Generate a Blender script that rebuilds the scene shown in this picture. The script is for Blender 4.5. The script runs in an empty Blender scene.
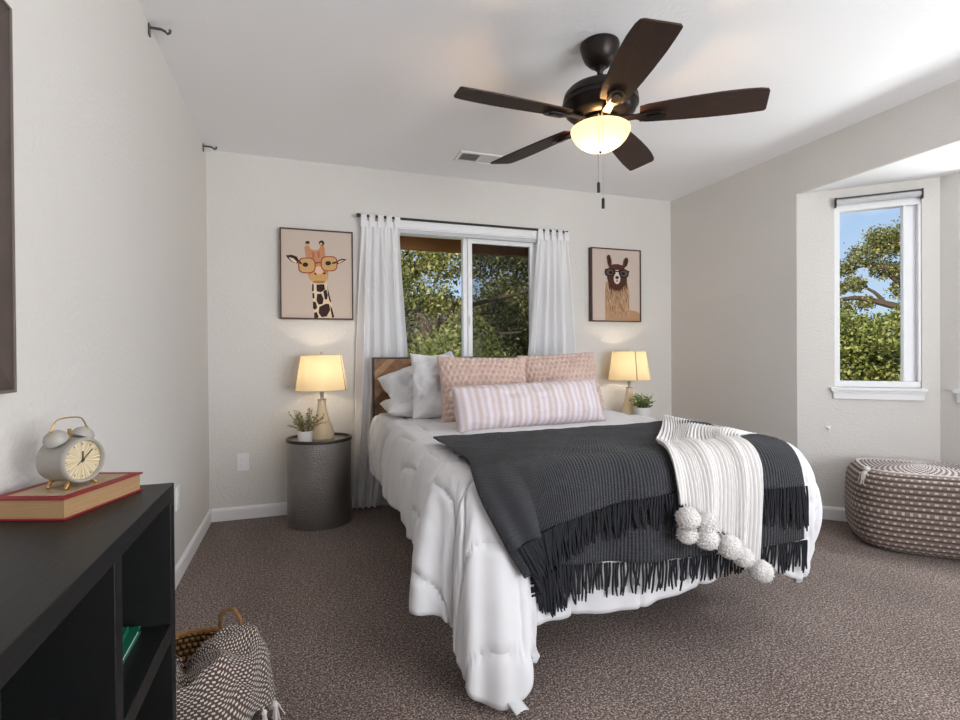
import bpy, math, random
import numpy as np
from mathutils import Vector, Matrix, noise
PI = math.pi
random.seed(7)
rng = np.random.default_rng(7)
SC = bpy.context.scene
COL = SC.collection

# ------------------------------------------------------------------ camera
FPX, YAW, PITCH, ROLL, CAMH = 519.5715, .333904, -.00623134, -.00700723, 1.0740757
def cam_axes():
    cy, sy = math.cos(YAW), math.sin(YAW)
    r = Vector((cy, -sy, 0)); f = Vector((sy, cy, 0)); u = Vector((0, 0, 1))
    f2 = f*math.cos(PITCH) + u*math.sin(PITCH); u2 = u*math.cos(PITCH) - f*math.sin(PITCH)
    return r*math.cos(ROLL) + u2*math.sin(ROLL), u2*math.cos(ROLL) - r*math.sin(ROLL), f2
_r, _u, _f = cam_axes()
cd = bpy.data.cameras.new('camera'); cam = bpy.data.objects.new('camera', cd); COL.objects.link(cam)
cd.sensor_fit = 'HORIZONTAL'; cd.sensor_width = 36.0; cd.lens = FPX*36.0/960.0
cd.clip_start = .05; cd.clip_end = 200
M = Matrix.Identity(4)
for i in range(3):
    M[i][0] = _r[i]; M[i][1] = _u[i]; M[i][2] = -_f[i]
M[2][3] = CAMH
cam.matrix_world = M
SC.camera = cam

# ------------------------------------------------------------------ exposure, sky, sun, fill lights
SC.view_settings.view_transform = 'Standard'; SC.view_settings.look = 'None'
SC.view_settings.exposure = 0.14; SC.view_settings.gamma = 1.0
SC.view_settings.use_curve_mapping = False
SC.cycles.use_denoising = True
SC.cycles.max_bounces = 10; SC.cycles.diffuse_bounces = 6; SC.cycles.transparent_max_bounces = 24
SC.cycles.sample_clamp_indirect = 6.0
wd = bpy.data.worlds.new('sky'); SC.world = wd; wd.use_nodes = True
nt = wd.node_tree; nt.nodes.clear()
out = nt.nodes.new('ShaderNodeOutputWorld'); bg = nt.nodes.new('ShaderNodeBackground')
tc = nt.nodes.new('ShaderNodeTexCoord'); sep = nt.nodes.new('ShaderNodeSeparateXYZ')
nt.links.new(tc.outputs['Generated'], sep.inputs[0])
rmp = nt.nodes.new('ShaderNodeValToRGB'); nt.links.new(sep.outputs['Z'], rmp.inputs[0])
rmp.color_ramp.elements[0].position = 0.0; rmp.color_ramp.elements[0].color = (.62, .76, .95, 1)
rmp.color_ramp.elements[1].position = .55; rmp.color_ramp.elements[1].color = (.16, .36, .78, 1)
nz = nt.nodes.new('ShaderNodeTexNoise'); nz.inputs['Scale'].default_value = 5.5; nz.inputs['Detail'].default_value = 7
nt.links.new(tc.outputs['Generated'], nz.inputs['Vector'])
cr = nt.nodes.new('ShaderNodeValToRGB'); nt.links.new(nz.outputs['Fac'], cr.inputs[0])
cr.color_ramp.elements[0].position = .47; cr.color_ramp.elements[0].color = (0, 0, 0, 1)
cr.color_ramp.elements[1].position = .68; cr.color_ramp.elements[1].color = (1, 1, 1, 1)
mx = nt.nodes.new('ShaderNodeMixRGB'); nt.links.new(cr.outputs[0], mx.inputs['Fac'])
nt.links.new(rmp.outputs[0], mx.inputs['Color1']); mx.inputs['Color2'].default_value = (.92, .94, 1.0, 1)
nt.links.new(mx.outputs[0], bg.inputs['Color']); bg.inputs['Strength'].default_value = .95
nt.links.new(bg.outputs[0], out.inputs[0])

def aim(o, d): o.rotation_euler = Vector(d).to_track_quat('-Z', 'Y').to_euler()
def light(name, kind, energy, color, loc=(0, 0, 0), d=(0, 0, -1), size=None, sy=None):
    l = bpy.data.lights.new(name, kind); l.energy = energy; l.color = color
    o = bpy.data.objects.new(name, l); COL.objects.link(o); o.location = loc; aim(o, d)
    if kind == 'AREA':
        l.shape = 'RECTANGLE'; l.size = size; l.size_y = sy or size
    elif kind == 'SUN': l.angle = math.radians(1.0)
    else: l.shadow_soft_size = size or .03
    return o
light('sun', 'SUN', 4.6, (1.0, .93, .80), d=(.78, .42, -.60))
# added fill panels imitating daylight, behind the camera and unseen outside the bay
light('rear_fill', 'AREA', 142, (.96, .98, 1.0), (2.1, -1.75, 1.25), (-.75, 1, .85), 2.4, 1.7)
light('bay_low_fill', 'AREA', 78, (.98, .99, 1.0), (4.75, 1.25, .25), (-1, .05, .70), 1.5, .8)  # added low panel imitating light off sunlit ground
light('bay_high_fill', 'AREA', 125, (.94, .97, 1.0), (4.7, 1.3, 2.7), (-1, .1, -.45), 1.6, .9)  # added high panel imitating skylight

# ------------------------------------------------------------------ material helpers
class NT:
    def __init__(s, name):
        s.m = bpy.data.materials.new(name); s.m.use_nodes = True
        s.t = s.m.node_tree; s.t.nodes.clear()
        s.out = s.t.nodes.new('ShaderNodeOutputMaterial')
    def n(s, typ, **kw):
        x = s.t.nodes.new(typ)
        for k, v in kw.items(): setattr(x, k, v)
        return x
    def put(s, sock, v):
        if isinstance(v, bpy.types.NodeSocket): s.t.links.new(v, sock)
        else:
            if hasattr(sock.default_value, '__len__') and len(sock.default_value) == 4 and len(v) == 3: v = tuple(v) + (1,)
            sock.default_value = v
    def math(s, op, a, b=0.0, c=0.0):
        x = s.n('ShaderNodeMath', operation=op); s.put(x.inputs[0], a); s.put(x.inputs[1], b); s.put(x.inputs[2], c); return x.outputs[0]
    def mix(s, f, a, b, mode='MIX'):
        x = s.n('ShaderNodeMixRGB', blend_type=mode); s.put(x.inputs[0], f); s.put(x.inputs[1], a); s.put(x.inputs[2], b); return x.outputs[0]
    def coord(s, kind='Object'): return s.n('ShaderNodeTexCoord').outputs[kind]
    def mapping(s, v, scale=(1, 1, 1), rot=(0, 0, 0)):
        x = s.n('ShaderNodeMapping'); s.put(x.inputs['Vector'], v); x.inputs['Scale'].default_value = scale; x.inputs['Rotation'].default_value = rot; return x.outputs[0]
    def noise(s, v, scale, detail=3, rough=.5):
        x = s.n('ShaderNodeTexNoise'); s.put(x.inputs['Vector'], v); x.inputs['Scale'].default_value = scale
        x.inputs['Detail'].default_value = detail; x.inputs['Roughness'].default_value = rough; return x.outputs['Fac']
    def voro(s, v, scale, out='Distance', feature='F1'):
        x = s.n('ShaderNodeTexVoronoi', feature=feature); s.put(x.inputs['Vector'], v); x.inputs['Scale'].default_value = scale; return x.outputs[out]
    def ramp(s, f, stops):
        x = s.n('ShaderNodeValToRGB'); s.put(x.inputs[0], f); e = x.color_ramp.elements
        while len(e) < len(stops): e.new(.5)
        for q, (p, c) in zip(e, stops): q.position = p; q.color = tuple(c) + (1,) if len(c) == 3 else c
        return x.outputs[0]
    def bump(s, h, strength=.3, dist=.01):
        x = s.n('ShaderNodeBump'); s.put(x.inputs['Height'], h); x.inputs['Strength'].default_value = strength; x.inputs['Distance'].default_value = dist; return x.outputs[0]
    def uv(s):
        x = s.n('ShaderNodeSeparateXYZ'); s.put(x.inputs[0], s.coord('UV')); return x.outputs[0], x.outputs[1]
    def bsdf(s, color, rough=.6, normal=None, metal=0.0, trans=0.0, sheen=0.0, spec=.5, ior=1.45, emit=None, estr=0, coat=0):
        x = s.n('ShaderNodeBsdfPrincipled')
        s.put(x.inputs['Base Color'], color); s.put(x.inputs['Roughness'], rough); s.put(x.inputs['Metallic'], metal)
        x.inputs['Transmission Weight'].default_value = trans; x.inputs['Sheen Weight'].default_value = sheen
        x.inputs['Specular IOR Level'].default_value = spec; x.inputs['IOR'].default_value = ior; x.inputs['Coat Weight'].default_value = coat
        if emit: s.put(x.inputs['Emission Color'], emit); x.inputs['Emission Strength'].default_value = estr
        if normal is not None: s.put(x.inputs['Normal'], normal)
        return x.outputs[0]
    def done(s, sh): s.t.links.new(sh, s.out.inputs['Surface']); return s.m
def lin(r, g, b):
    f = lambda c: (c/255/12.92) if c/255 <= .04045 else ((c/255+.055)/1.055)**2.4
    return (f(r), f(g), f(b))
MATS = {}
def simple(name, color, rough=.6, metal=0.0, spec=.5, bscale=0, bstr=.2, bdist=.002, var=0.0, sheen=0, coat=0):
    if name in MATS: return MATS[name]
    t = NT(name); nrm = None; col = color
    if bscale or var:
        o = t.coord('Object'); nn = t.noise(o, bscale or 30, 4)
        if bscale: nrm = t.bump(nn, bstr, bdist)
        if var: col = t.mix(t.noise(o, (bscale or 30)*.4, 3), tuple(c*(1-var) for c in color), tuple(min(1, c*(1+var)) for c in color))
    MATS[name] = t.done(t.bsdf(col, rough, nrm, metal, spec=spec, sheen=sheen, coat=coat)); return MATS[name]

# ------------------------------------------------------------------ mesh helpers
class MB:
    def __init__(s): s.v = []; s.f = []; s.mi = []; s.uv = []; s.has_uv = False
    def add(s, v, f, mi=0, uv=None):
        b = len(s.v); s.v.extend([tuple(p) for p in v]); s.f.extend([tuple(i+b for i in q) for q in f]); s.mi.extend([mi]*len(f))
        if uv is None: s.uv.extend([None]*len(f))
        else: s.has_uv = True; s.uv.extend(uv)
        return s
    def box(s, x0, x1, y0, y1, z0, z1, mi=0, rot=None, piv=None):
        v = [Vector((x, y, z)) for z in (z0, z1) for y in (y0, y1) for x in (x0, x1)]
        if rot is not None:
            c = Vector(piv) if piv else Vector(((x0+x1)/2, (y0+y1)/2, (z0+z1)/2)); v = [c + rot @ (p-c) for p in v]
        return s.add(v, [(0, 2, 3, 1), (4, 5, 7, 6), (0, 1, 5, 4), (2, 6, 7, 3), (0, 4, 6, 2), (1, 3, 7, 5)], mi)
    def grid(s, fn, nu, nv, cu=False, mi=0, flip=False):
        pu = nu if cu else nu+1; v = []
        for j in range(nv+1):
            for i in range(pu): v.append(fn(i/nu, j/nv))
        f = []; uv = []
        for j in range(nv):
            for i in range(nu):
                a = j*pu+i; b = j*pu+(i+1) % pu; c = (j+1)*pu+(i+1) % pu; d = (j+1)*pu+i
                q = (a, b, c, d); w = ((i/nu, j/nv), ((i+1)/nu, j/nv), ((i+1)/nu, (j+1)/nv), (i/nu, (j+1)/nv))
                if flip: q = q[::-1]; w = w[::-1]
                f.append(q); uv.append(w)
        return s.add(v, f, mi, uv)
    def lathe(s, prof, n=32, c=(0, 0, 0), mi=0, axis=None):
        # profile (radius, z) bottom to top outside
        m = axis if axis is not None else Matrix.Identity(3); c = Vector(c); L = len(prof)-1
        def fn(u, v):
            k = min(L, int(round(v*L))); r, z = prof[k]; a = 2*PI*u
            return c + m @ Vector((max(r, 1e-4)*math.cos(a), max(r, 1e-4)*math.sin(a), z))
        return s.grid(fn, n, L, True, mi)
    def tube(s, pts, r, n=8, closed=False, mi=0, caps=True):
        pts = [Vector(p) for p in pts]; L = len(pts); rr = r if hasattr(r, '__len__') else [r]*L
        v = []; f = []; up = None
        for i, p in enumerate(pts):
            a = pts[(i-1) % L] if (closed or i > 0) else p; b = pts[(i+1) % L] if (closed or i < L-1) else p
            t = (b-a).normalized() if (b-a).length > 1e-9 else Vector((0, 0, 1))
            if up is None: up = t.orthogonal().normalized()
            x = (up - t*up.dot(t)); x = x.normalized() if x.length > 1e-6 else t.orthogonal().normalized()
            up = x; y = t.cross(x)
            for k in range(n):
                an = 2*PI*k/n; v.append(p + (x*math.cos(an)+y*math.sin(an))*rr[i])
        for i in range(L if closed else L-1):
            j = (i+1) % L
            for k in range(n): f.append((i*n+k, i*n+(k+1) % n, j*n+(k+1) % n, j*n+k))
        if not closed and caps: f.append(tuple(range(n))[::-1]); f.append(tuple((L-1)*n+k for k in range(n)))
        return s.add(v, f, mi)
    def ball(s, c, r, n=16, mi=0, m=None):
        rx, ry, rz = r if hasattr(r, '__len__') else (r, r, r); c = Vector(c); m = m if m is not None else Matrix.Identity(3); h = n//2
        def fn(u, v):
            a = 2*PI*u; b = -PI/2 + PI*(.002+.996*v); return c + m @ Vector((rx*math.cos(b)*math.cos(a), ry*math.cos(b)*math.sin(a), rz*math.sin(b)))
        return s.grid(fn, n, h, True, mi)
    def prism(s, pts, fn, d0, d1, mi=0):
        # 2D outline pts; fn(x, y, d) -> 3D
        n = len(pts); v = [fn(x, y, d0) for x, y in pts] + [fn(x, y, d1) for x, y in pts]
        f = [tuple(range(n))[::-1], tuple(range(n, 2*n))] + [(i, (i+1) % n, n+(i+1) % n, n+i) for i in range(n)]
        return s.add(v, f, mi)
    def xf(s, m): s.v = [tuple(m @ Vector(p)) for p in s.v]; return s
    def shift(s, d): s.v = [(p[0]+d[0], p[1]+d[1], p[2]+d[2]) for p in s.v]; return s
    def build(s, name, mats, parent=None, smooth=True, bevel=0, solid=0, sub=0, loc=None, origin=None, angle=40):
        if origin is not None: s.shift([-c for c in origin]); loc = origin
        me = bpy.data.meshes.new(name); me.from_pydata(s.v, [], s.f)
        mats = mats if isinstance(mats, (list, tuple)) else [mats]
        for m in mats: me.materials.append(m)
        me.polygons.foreach_set('material_index', s.mi)
        if s.has_uv:
            l = me.uv_layers.new(name='UVMap'); flat = []
            for q, w in zip(s.f, s.uv):
                if w is None: flat.extend([0.0, 0.0]*len(q))
                else:
                    for a in w: flat.extend(a)
            l.data.foreach_set('uv', flat)
        me.polygons.foreach_set('use_smooth', [smooth]*len(s.f)); me.update()
        if smooth: me.set_sharp_from_angle(angle=math.radians(angle))
        o = bpy.data.objects.new(name, me); COL.objects.link(o)
        if parent is not None: o.parent = parent
        if loc is not None: o.location = loc
        if solid:
            md = o.modifiers.new('thickness', 'SOLIDIFY'); md.thickness = abs(solid); md.offset = -1 if solid > 0 else 1
        if bevel:
            md = o.modifiers.new('bevel', 'BEVEL'); md.width = bevel; md.segments = 2; md.limit_method = 'ANGLE'; md.angle_limit = math.radians(40)
        if sub:
            md = o.modifiers.new('subdivision', 'SUBSURF'); md.levels = sub; md.render_levels = sub
        return o
def tag(o, label, cat, group=None):
    o['label'] = label; o['category'] = cat
    if group: o['group'] = group
    return o
def thing(name, label, cat, loc=(0, 0, 0), rz=0, group=None):
    o = bpy.data.objects.new(name, None); COL.objects.link(o); o.location = loc; o.rotation_euler = (0, 0, rz); o.empty_display_size = .05
    return tag(o, label, cat, group)
def struct(name, mb, mat, smooth=False, bevel=0):
    o = mb.build(name, mat, smooth=smooth, bevel=bevel); o['kind'] = 'structure'; return o
def copy_tree(o, parent=None):
    c = o.copy(); COL.objects.link(c)
    if parent is not None: c.parent = parent
    for ch in list(o.children): copy_tree(ch, c)
    return c
def catmull(pts, t):
    # pts list of tuples, t in [0, n-1]
    n = len(pts); i = max(0, min(n-2, int(math.floor(t)))); u = t-i
    p = [pts[max(0, min(n-1, i+k))] for k in (-1, 0, 1, 2)]
    return tuple(.5*(2*b + (c-a)*u + (2*a-5*b+4*c-d)*u*u + (3*b-a-3*c+d)*u**3) for a, b, c, d in zip(*p))
def sm(e0, e1, x):
    t = max(0, min(1, (x-e0)/(e1-e0))); return t*t*(3-2*t)
def fbm(x, y, z, o=3): return noise.fractal(Vector((x, y, z)), 1.0, 2.0, o)
# ------------------------------------------------------------------ room materials
def wall_mat():
    t = NT('painted_wall'); o = t.coord('Object')
    h = t.noise(o, 75, 3, .55); c = t.mix(t.noise(o, 2.5, 2), lin(216, 213, 209), lin(220, 217, 213))
    return t.done(t.bsdf(c, .85, t.bump(h, .6, .005), spec=.25))
def ceil_mat():
    t = NT('painted_ceiling'); o = t.coord('Object'); h = t.noise(o, 55, 4, .6)
    return t.done(t.bsdf(lin(240, 240, 243), .9, t.bump(h, .35, .005), spec=.2))
def carpet_mat():
    t = NT('carpet'); o = t.coord('Object')
    a = t.noise(o, 165, 2, .6); b = t.noise(o, 70, 3, .6); big = t.noise(t.mapping(o, (1.6, .7, 1), (0, 0, .5)), 1.6, 3, .6)
    f = t.math('ADD', t.math('MULTIPLY', a, .75), t.math('MULTIPLY', b, .25))
    f = t.math('ADD', f, t.math('MULTIPLY', t.math('SUBTRACT', big, .5), .10))
    c = t.ramp(f, [(.36, lin(38, 30, 27)), (.50, lin(103, 87, 81)), (.64, lin(198, 180, 170))])
    return t.done(t.bsdf(c, .95, t.bump(f, .9, .012), spec=.1, sheen=.15))
M_WALL, M_CEIL, M_CARPET = wall_mat(), ceil_mat(), carpet_mat()
M_TRIM = simple('white_trim', lin(235, 235, 236), .45, bscale=8, bstr=.03)
M_VINYL = simple('white_vinyl', lin(236, 237, 240), .35)
def glass_mat(name='window_glass', tint=(.96, .98, .97)):
    t = NT(name); tr = t.n('ShaderNodeBsdfTransparent'); t.put(tr.inputs[0], tint)
    gl = t.n('ShaderNodeBsdfGlossy'); gl.inputs['Roughness'].default_value = 0.02
    fr = t.n('ShaderNodeFresnel'); fr.inputs[0].default_value = 1.45
    mxx = t.n('ShaderNodeMixShader'); t.t.links.new(t.math('MULTIPLY', fr.outputs[0], .05), mxx.inputs[0]); t.t.links.new(tr.outputs[0], mxx.inputs[1]); t.t.links.new(gl.outputs[0], mxx.inputs[2])
    return t.done(mxx.outputs[0])
M_GLASS = glass_mat()
def screen_mat():
    t = NT('insect_screen'); tr = t.n('ShaderNodeBsdfTransparent'); df = t.n('ShaderNodeBsdfDiffuse'); df.inputs[0].default_value = (.02, .02, .022, 1)
    mxx = t.n('ShaderNodeMixShader'); mxx.inputs[0].default_value = .52; t.t.links.new(tr.outputs[0], mxx.inputs[1]); t.t.links.new(df.outputs[0], mxx.inputs[2])
    return t.done(mxx.outputs[0])
M_SCREEN = screen_mat()

# ------------------------------------------------------------------ room shell
XL, XR, YB, H = -.569, 3.12, 3.807, 2.44
YR = -1.25; HB = 2.138; T = .14
BA = Vector((3.12, 2.57, 0)); BC = Vector((3.655, 2.054, 0))      # bay: start and outer corner
BC2 = Vector((3.655, .42, 0)); BA2 = Vector((3.12, -.096, 0))
struct('floor', MB().box(XL-T, 3.9, YR-T, YB+T, -.12, 0), M_CARPET)
cb = MB().box(XL-T, XR+.0, YR-T, YB+T, H, H+.1); cb.box(XR, XR+T, BA.y, YB+T, H, H+.1)
struct('ceiling', cb, M_CEIL)
struct('wall_left', MB().box(XL-T, XL, YR, YB, 0, H), M_WALL)
# back wall with its window opening
W1 = (.64, 1.835, .93, 2.035)
wb = MB()
wb.box(XL-T, W1[0], YB, YB+T, 0, H); wb.box(W1[1], XR+T, YB, YB+T, 0, H); wb.box(W1[0], W1[1], YB, YB+T, 0, W1[2]); wb.box(W1[0], W1[1], YB, YB+T, W1[3], H)
struct('wall_back', wb, M_WALL)
wr = MB(); wr.box(XR, XR+T*.2, BA.y, YB, 0, H); wr.box(XR, XR+.02, BA2.y, BA.y, HB, H); wr.box(XR, XR+T, YR, BA2.y, 0, H)
struct('wall_right', wr, M_WALL)
def slab(mb, p, q, z0, z1, th, mi=0):
    d = (q-p).normalized(); n = Vector((d.y, -d.x, 0))           # n points to the left of travel reversed
    c = [p, q, q+n*th, p+n*th]
    v = [(a.x, a.y, z0) for a in c] + [(a.x, a.y, z1) for a in c]
    mb.add(v, [(0, 3, 2, 1), (4, 5, 6, 7), (0, 1, 5, 4), (1, 2, 6, 5), (2, 3, 7, 6), (3, 0, 4, 7)], mi)
BD = (BC-BA).normalized(); BN = Vector((-BD.y, BD.x, 0))            # BN points outdoors
def bp(s, k=0): return BA + BD*s + BN*k
S0, S1, SZ0, SZ1 = .209, .656, .862, 2.068
def slab_s(mb, s0, s1, z0, z1, k0, k1, mi=0):
    c = [bp(s0, k0), bp(s1, k0), bp(s1, k1), bp(s0, k1)]
    v = [(a.x, a.y, z0) for a in c] + [(a.x, a.y, z1) for a in c]
    mb.add(v, [(0, 3, 2, 1), (4, 5, 6, 7), (0, 1, 5, 4), (1, 2, 6, 5), (2, 3, 7, 6), (3, 0, 4, 7)], mi)
LB = (BC-BA).length
w = MB(); slab_s(w, 0, S0, 0, HB, 0, T); slab_s(w, S1, LB+.06, 0, HB, 0, T); slab_s(w, S0, S1, 0, SZ0, 0, T); slab_s(w, S0, S1, SZ1, HB, 0, T)
struct('wall_bay_angle', w, M_WALL)
W3 = (.52, 1.955, .862, 2.068)
w = MB(); w.box(3.655, 3.655+T, W3[1], BC.y+.05, 0, HB); w.box(3.655, 3.655+T, BC2.y-.05, W3[0], 0, HB); w.box(3.655, 3.655+T, W3[0], W3[1], 0, W3[2]); w.box(3.655, 3.655+T, W3[0], W3[1], W3[3], HB)
struct('wall_bay_outer', w, M_WALL)
w = MB(); slab(w, BA2, BC2, 0, HB, T)
struct('wall_bay_return', w, M_WALL)
w = MB(); w.prism([(XR+.02, BA.y+.12), (3.8, BC.y+.08), (3.8, BC2.y-.08), (XR+.02, BA2.y-.12)], lambda x, y, d: (x, y, d), HB, HB+.1)
struct('ceiling_bay', w, M_CEIL)
# rear wall; its unglazed opening is invented to admit the added fill panel
w = MB(); w.box(XL-T, .55, YR-T, YR, 0, H); w.box(3.05, XR+T, YR-T, YR, 0, H); w.box(.55, 3.05, YR-T, YR, 2.32, H); w.box(.55, 3.05, YR-T, YR, 0, .36)
struct('wall_rear', w, M_WALL)
def skirting(name, pts, closed=False):
    mb = MB()
    for p, q, nx, ny in pts:
        d = (Vector((q[0], q[1], 0))-Vector((p[0], p[1], 0))); L = d.length; d.normalize(); n = Vector((nx, ny, 0)).normalized()
        prof = [(0, 0), (.013, 0), (.013, .068), (.009, .078), (.004, .085), (0, .085)]
        v = []
        for base in (Vector((p[0], p[1], 0)), Vector((q[0], q[1], 0))):
            for o_, z in prof: v.append(base + n*o_ + Vector((0, 0, z)))
        k = len(prof); f = [tuple(range(k)), tuple(range(2*k-1, k-1, -1))] + [(i, i+k, (i+1) % k+k, (i+1) % k) for i in range(k)]
        mb.add(v, f)
    return struct(name, mb, M_TRIM)
skirting('baseboard_left', [((XL, YB), (XL, YR), 1, 0)])
skirting('baseboard_back', [((XL+.013, YB), (XR-.013, YB), 0, -1)])
skirting('baseboard_right', [((XR, YB), (XR, BA.y+.004), -1, 0)])
a0 = bp(.0); a1 = bp(LB-.005)
skirting('baseboard_bay', [((a0.x, a0.y), (a1.x, a1.y), -BN.x, -BN.y), ((3.655, BC.y-.008), (3.655, BC2.y+.01), -1, 0)])

# ------------------------------------------------------------------ windows
def mark(o): o['kind'] = 'structure'; return o
def window_back():
    x0, x1, z0, z1 = W1; y0 = YB+.02; y1 = YB+.075
    f = MB(); w_ = .05
    f.box(x0, x1, y0, y1, z1-w_, z1); f.box(x0, x1, y0, y1, z0, z0+w_); f.box(x0, x0+w_, y0, y1, z0+w_, z1-w_); f.box(x1-w_, x1, y0, y1, z0+w_, z1-w_)
    xm = 1.213
    f.box(xm-.018, xm+.018, y0+.002, y1-.002, z0+w_, z1-w_)
    r = mark(f.build('window_1', M_VINYL, smooth=False, bevel=.003))
    s = MB(); a, b, c, d = xm+.016, x1-w_+.004, z0+w_-.002, z1-w_+.004; q = .036; ya, yb = y0-.012, y0+.018
    s.box(a, b, ya, yb, d-q, d); s.box(a, b, ya, yb, c, c+q); s.box(a, a+q, ya, yb, c+q, d-q); s.box(b-q, b, ya, yb, c+q, d-q)
    sash = s.build('sash', M_VINYL, r, smooth=False, bevel=.003)
    l = MB(); l.box(a+.010, a+.022, ya-.012, ya, 1.32, 1.39); l.build('latch', M_VINYL, r, smooth=False, bevel=.002)
    g = MB(); g.box(x0+w_, xm-.018, y0+.03, y0+.034, z0+w_, z1-w_); g.build('pane', M_GLASS, r, smooth=False)
    g = MB(); g.box(a+q, b-q, y0+.0, y0+.004, c+q, d-q); g.build('pane', M_GLASS, r, smooth=False)
    g = MB(); g.add([(xm+.018, y1-.004, z0+w_), (x1-w_, y1-.004, z0+w_), (x1-w_, y1-.004, z1-w_), (xm+.018, y1-.004, z1-w_)], [(0, 1, 2, 3)]); g.build('insect_screen', M_SCREEN, r, smooth=False)
    sl = MB(); sl.box(x0-.03, x1+.03, YB-.03, YB+.03, z0-.03, z0); sl.box(x0-.015, x1+.015, YB-.014, YB, z0-.09, z0-.03); sl.build('sill', M_TRIM, r, smooth=False, bevel=.003)
window_back()
def window_bay():
    f = MB(); k0, k1 = .012, .07
    slab_s(f, S0, S1, SZ1-.075, SZ1, k0, k1); slab_s(f, S0, S1, SZ0, SZ0+.04, k0, k1)
    slab_s(f, S0, S0+.031, SZ0+.04, SZ1-.075, k0, k1); slab_s(f, S1-.016, S1, SZ0+.04, SZ1-.075, k0-.006, k1)
    slab_s(f, .575, S1-.016, SZ0+.04, SZ1-.075, k0+.03, k1)
    slab_s(f, .568, .580, SZ0+.04, SZ1-.075, k0, k1)
    r = mark(f.build('window_2', M_VINYL, smooth=False, bevel=.003))
    g = MB(); slab_s(g, S0+.031, .570, SZ0+.04, SZ1-.075, .04, .044); g.build('pane', M_GLASS, r, smooth=False)
    s = MB(); slab_s(s, .185, .678, SZ0-.02, SZ0, -.035, .02); slab_s(s, .20, .665, SZ0-.075, SZ0-.02, -.016, 0); slab_s(s, .193, .67, SZ0-.034, SZ0-.02, -.024, 0)
    s.build('sill', M_TRIM, r, smooth=False, bevel=.003)
window_bay()
def window_side():
    y0, y1, z0, z1 = W3; x0, x1 = 3.67, 3.735; f = MB(); q = .045
    f.box(x0, x1, y0, y1, z1-q, z1); f.box(x0, x1, y0, y1, z0, z0+q); f.box(x0, x1, y0, y0+q, z0+q, z1-q); f.box(x0, x1, y1-q, y1, z0+q, z1-q); f.box(x0, x1, 1.215, 1.26, z0+q, z1-q)
    r = mark(f.build('window_3', M_VINYL, smooth=False, bevel=.003))
    g = MB(); g.box(3.70, 3.704, y0+q, 1.215, z0+q, z1-q); g.build('pane', M_GLASS, r, smooth=False)
    g = MB(); g.box(3.70, 3.704, 1.26, y1-q, z0+q, z1-q); g.build('pane', M_GLASS, r, smooth=False)
    s = MB(); s.box(3.62, 3.675, y0-.02, y1+.02, z0-.02, z0); s.box(3.639, 3.655, y0-.01, y1+.008, z0-.075, z0-.02); s.build('sill', M_TRIM, r, smooth=False, bevel=.003)
window_side()

# ------------------------------------------------------------------ outside: eaves, ground, trees
M_EAVE = simple('stained_wood_eave', lin(150, 98, 52), .7, bscale=14, bstr=.2, var=.25)
e = MB(); e.box(-2, 3.8, YB+.62, YB+.67, 2.005, 2.25); e.box(-2, 3.8, YB+T, YB+.62, 2.17, 2.20)
o = e.build('trim_1', M_EAVE, smooth=False); o['kind'] = 'structure'
e = MB(); slab_s(e, -.5, 1.4, 2.255, 2.42, .70, .75); slab_s(e, .02, 1.4, 2.34, 2.37, T, .70)
slab_s(e, .40, .455, 2.20, 2.36, .40, .705)
o = e.build('trim_2', M_EAVE, smooth=False); o['kind'] = 'structure'
p = MB().box(-6, 4.2, YR-3.2, YR-T, 2.55, 2.65)  # unseen slab added to keep sun out of the rear opening
o = p.build('sun_block', M_EAVE, smooth=False); o['kind'] = 'structure'
def ground_mat():
    t = NT('dry_grass_ground'); o = t.coord('Object')
    return t.done(t.bsdf(t.mix(t.noise(o, .8, 5), lin(120, 118, 70), lin(168, 150, 100)), .95))
struct('ground', MB().box(-40, 60, -30, 70, -.5, -.35), ground_mat())
def leaf_mat(name, a, b, c):
    t = NT(name); g = t.n('ShaderNodeNewGeometry')
    col = t.ramp(g.outputs['Random Per Island'], [(.0, a), (.55, b), (1.0, c)])
    d = t.n('ShaderNodeBsdfDiffuse'); t.put(d.inputs[0], col); tr = t.n('ShaderNodeBsdfTranslucent'); t.put(tr.inputs[0], col)
    m_ = t.n('ShaderNodeMixShader'); m_.inputs[0].default_value = .3; t.t.links.new(d.outputs[0], m_.inputs[1]); t.t.links.new(tr.outputs[0], m_.inputs[2])
    return t.done(m_.outputs[0])
M_BARK = simple('oak_bark', lin(92, 76, 62), .95, bscale=20, bstr=.6, bdist=.02, var=.3)
M_LEAF_A = leaf_mat('oak_leaves', lin(62, 68, 36), lin(138, 136, 78), lin(210, 200, 134))
M_LEAF_B = leaf_mat('shrub_leaves', lin(64, 74, 36), lin(142, 148, 76), lin(212, 206, 136))
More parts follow.
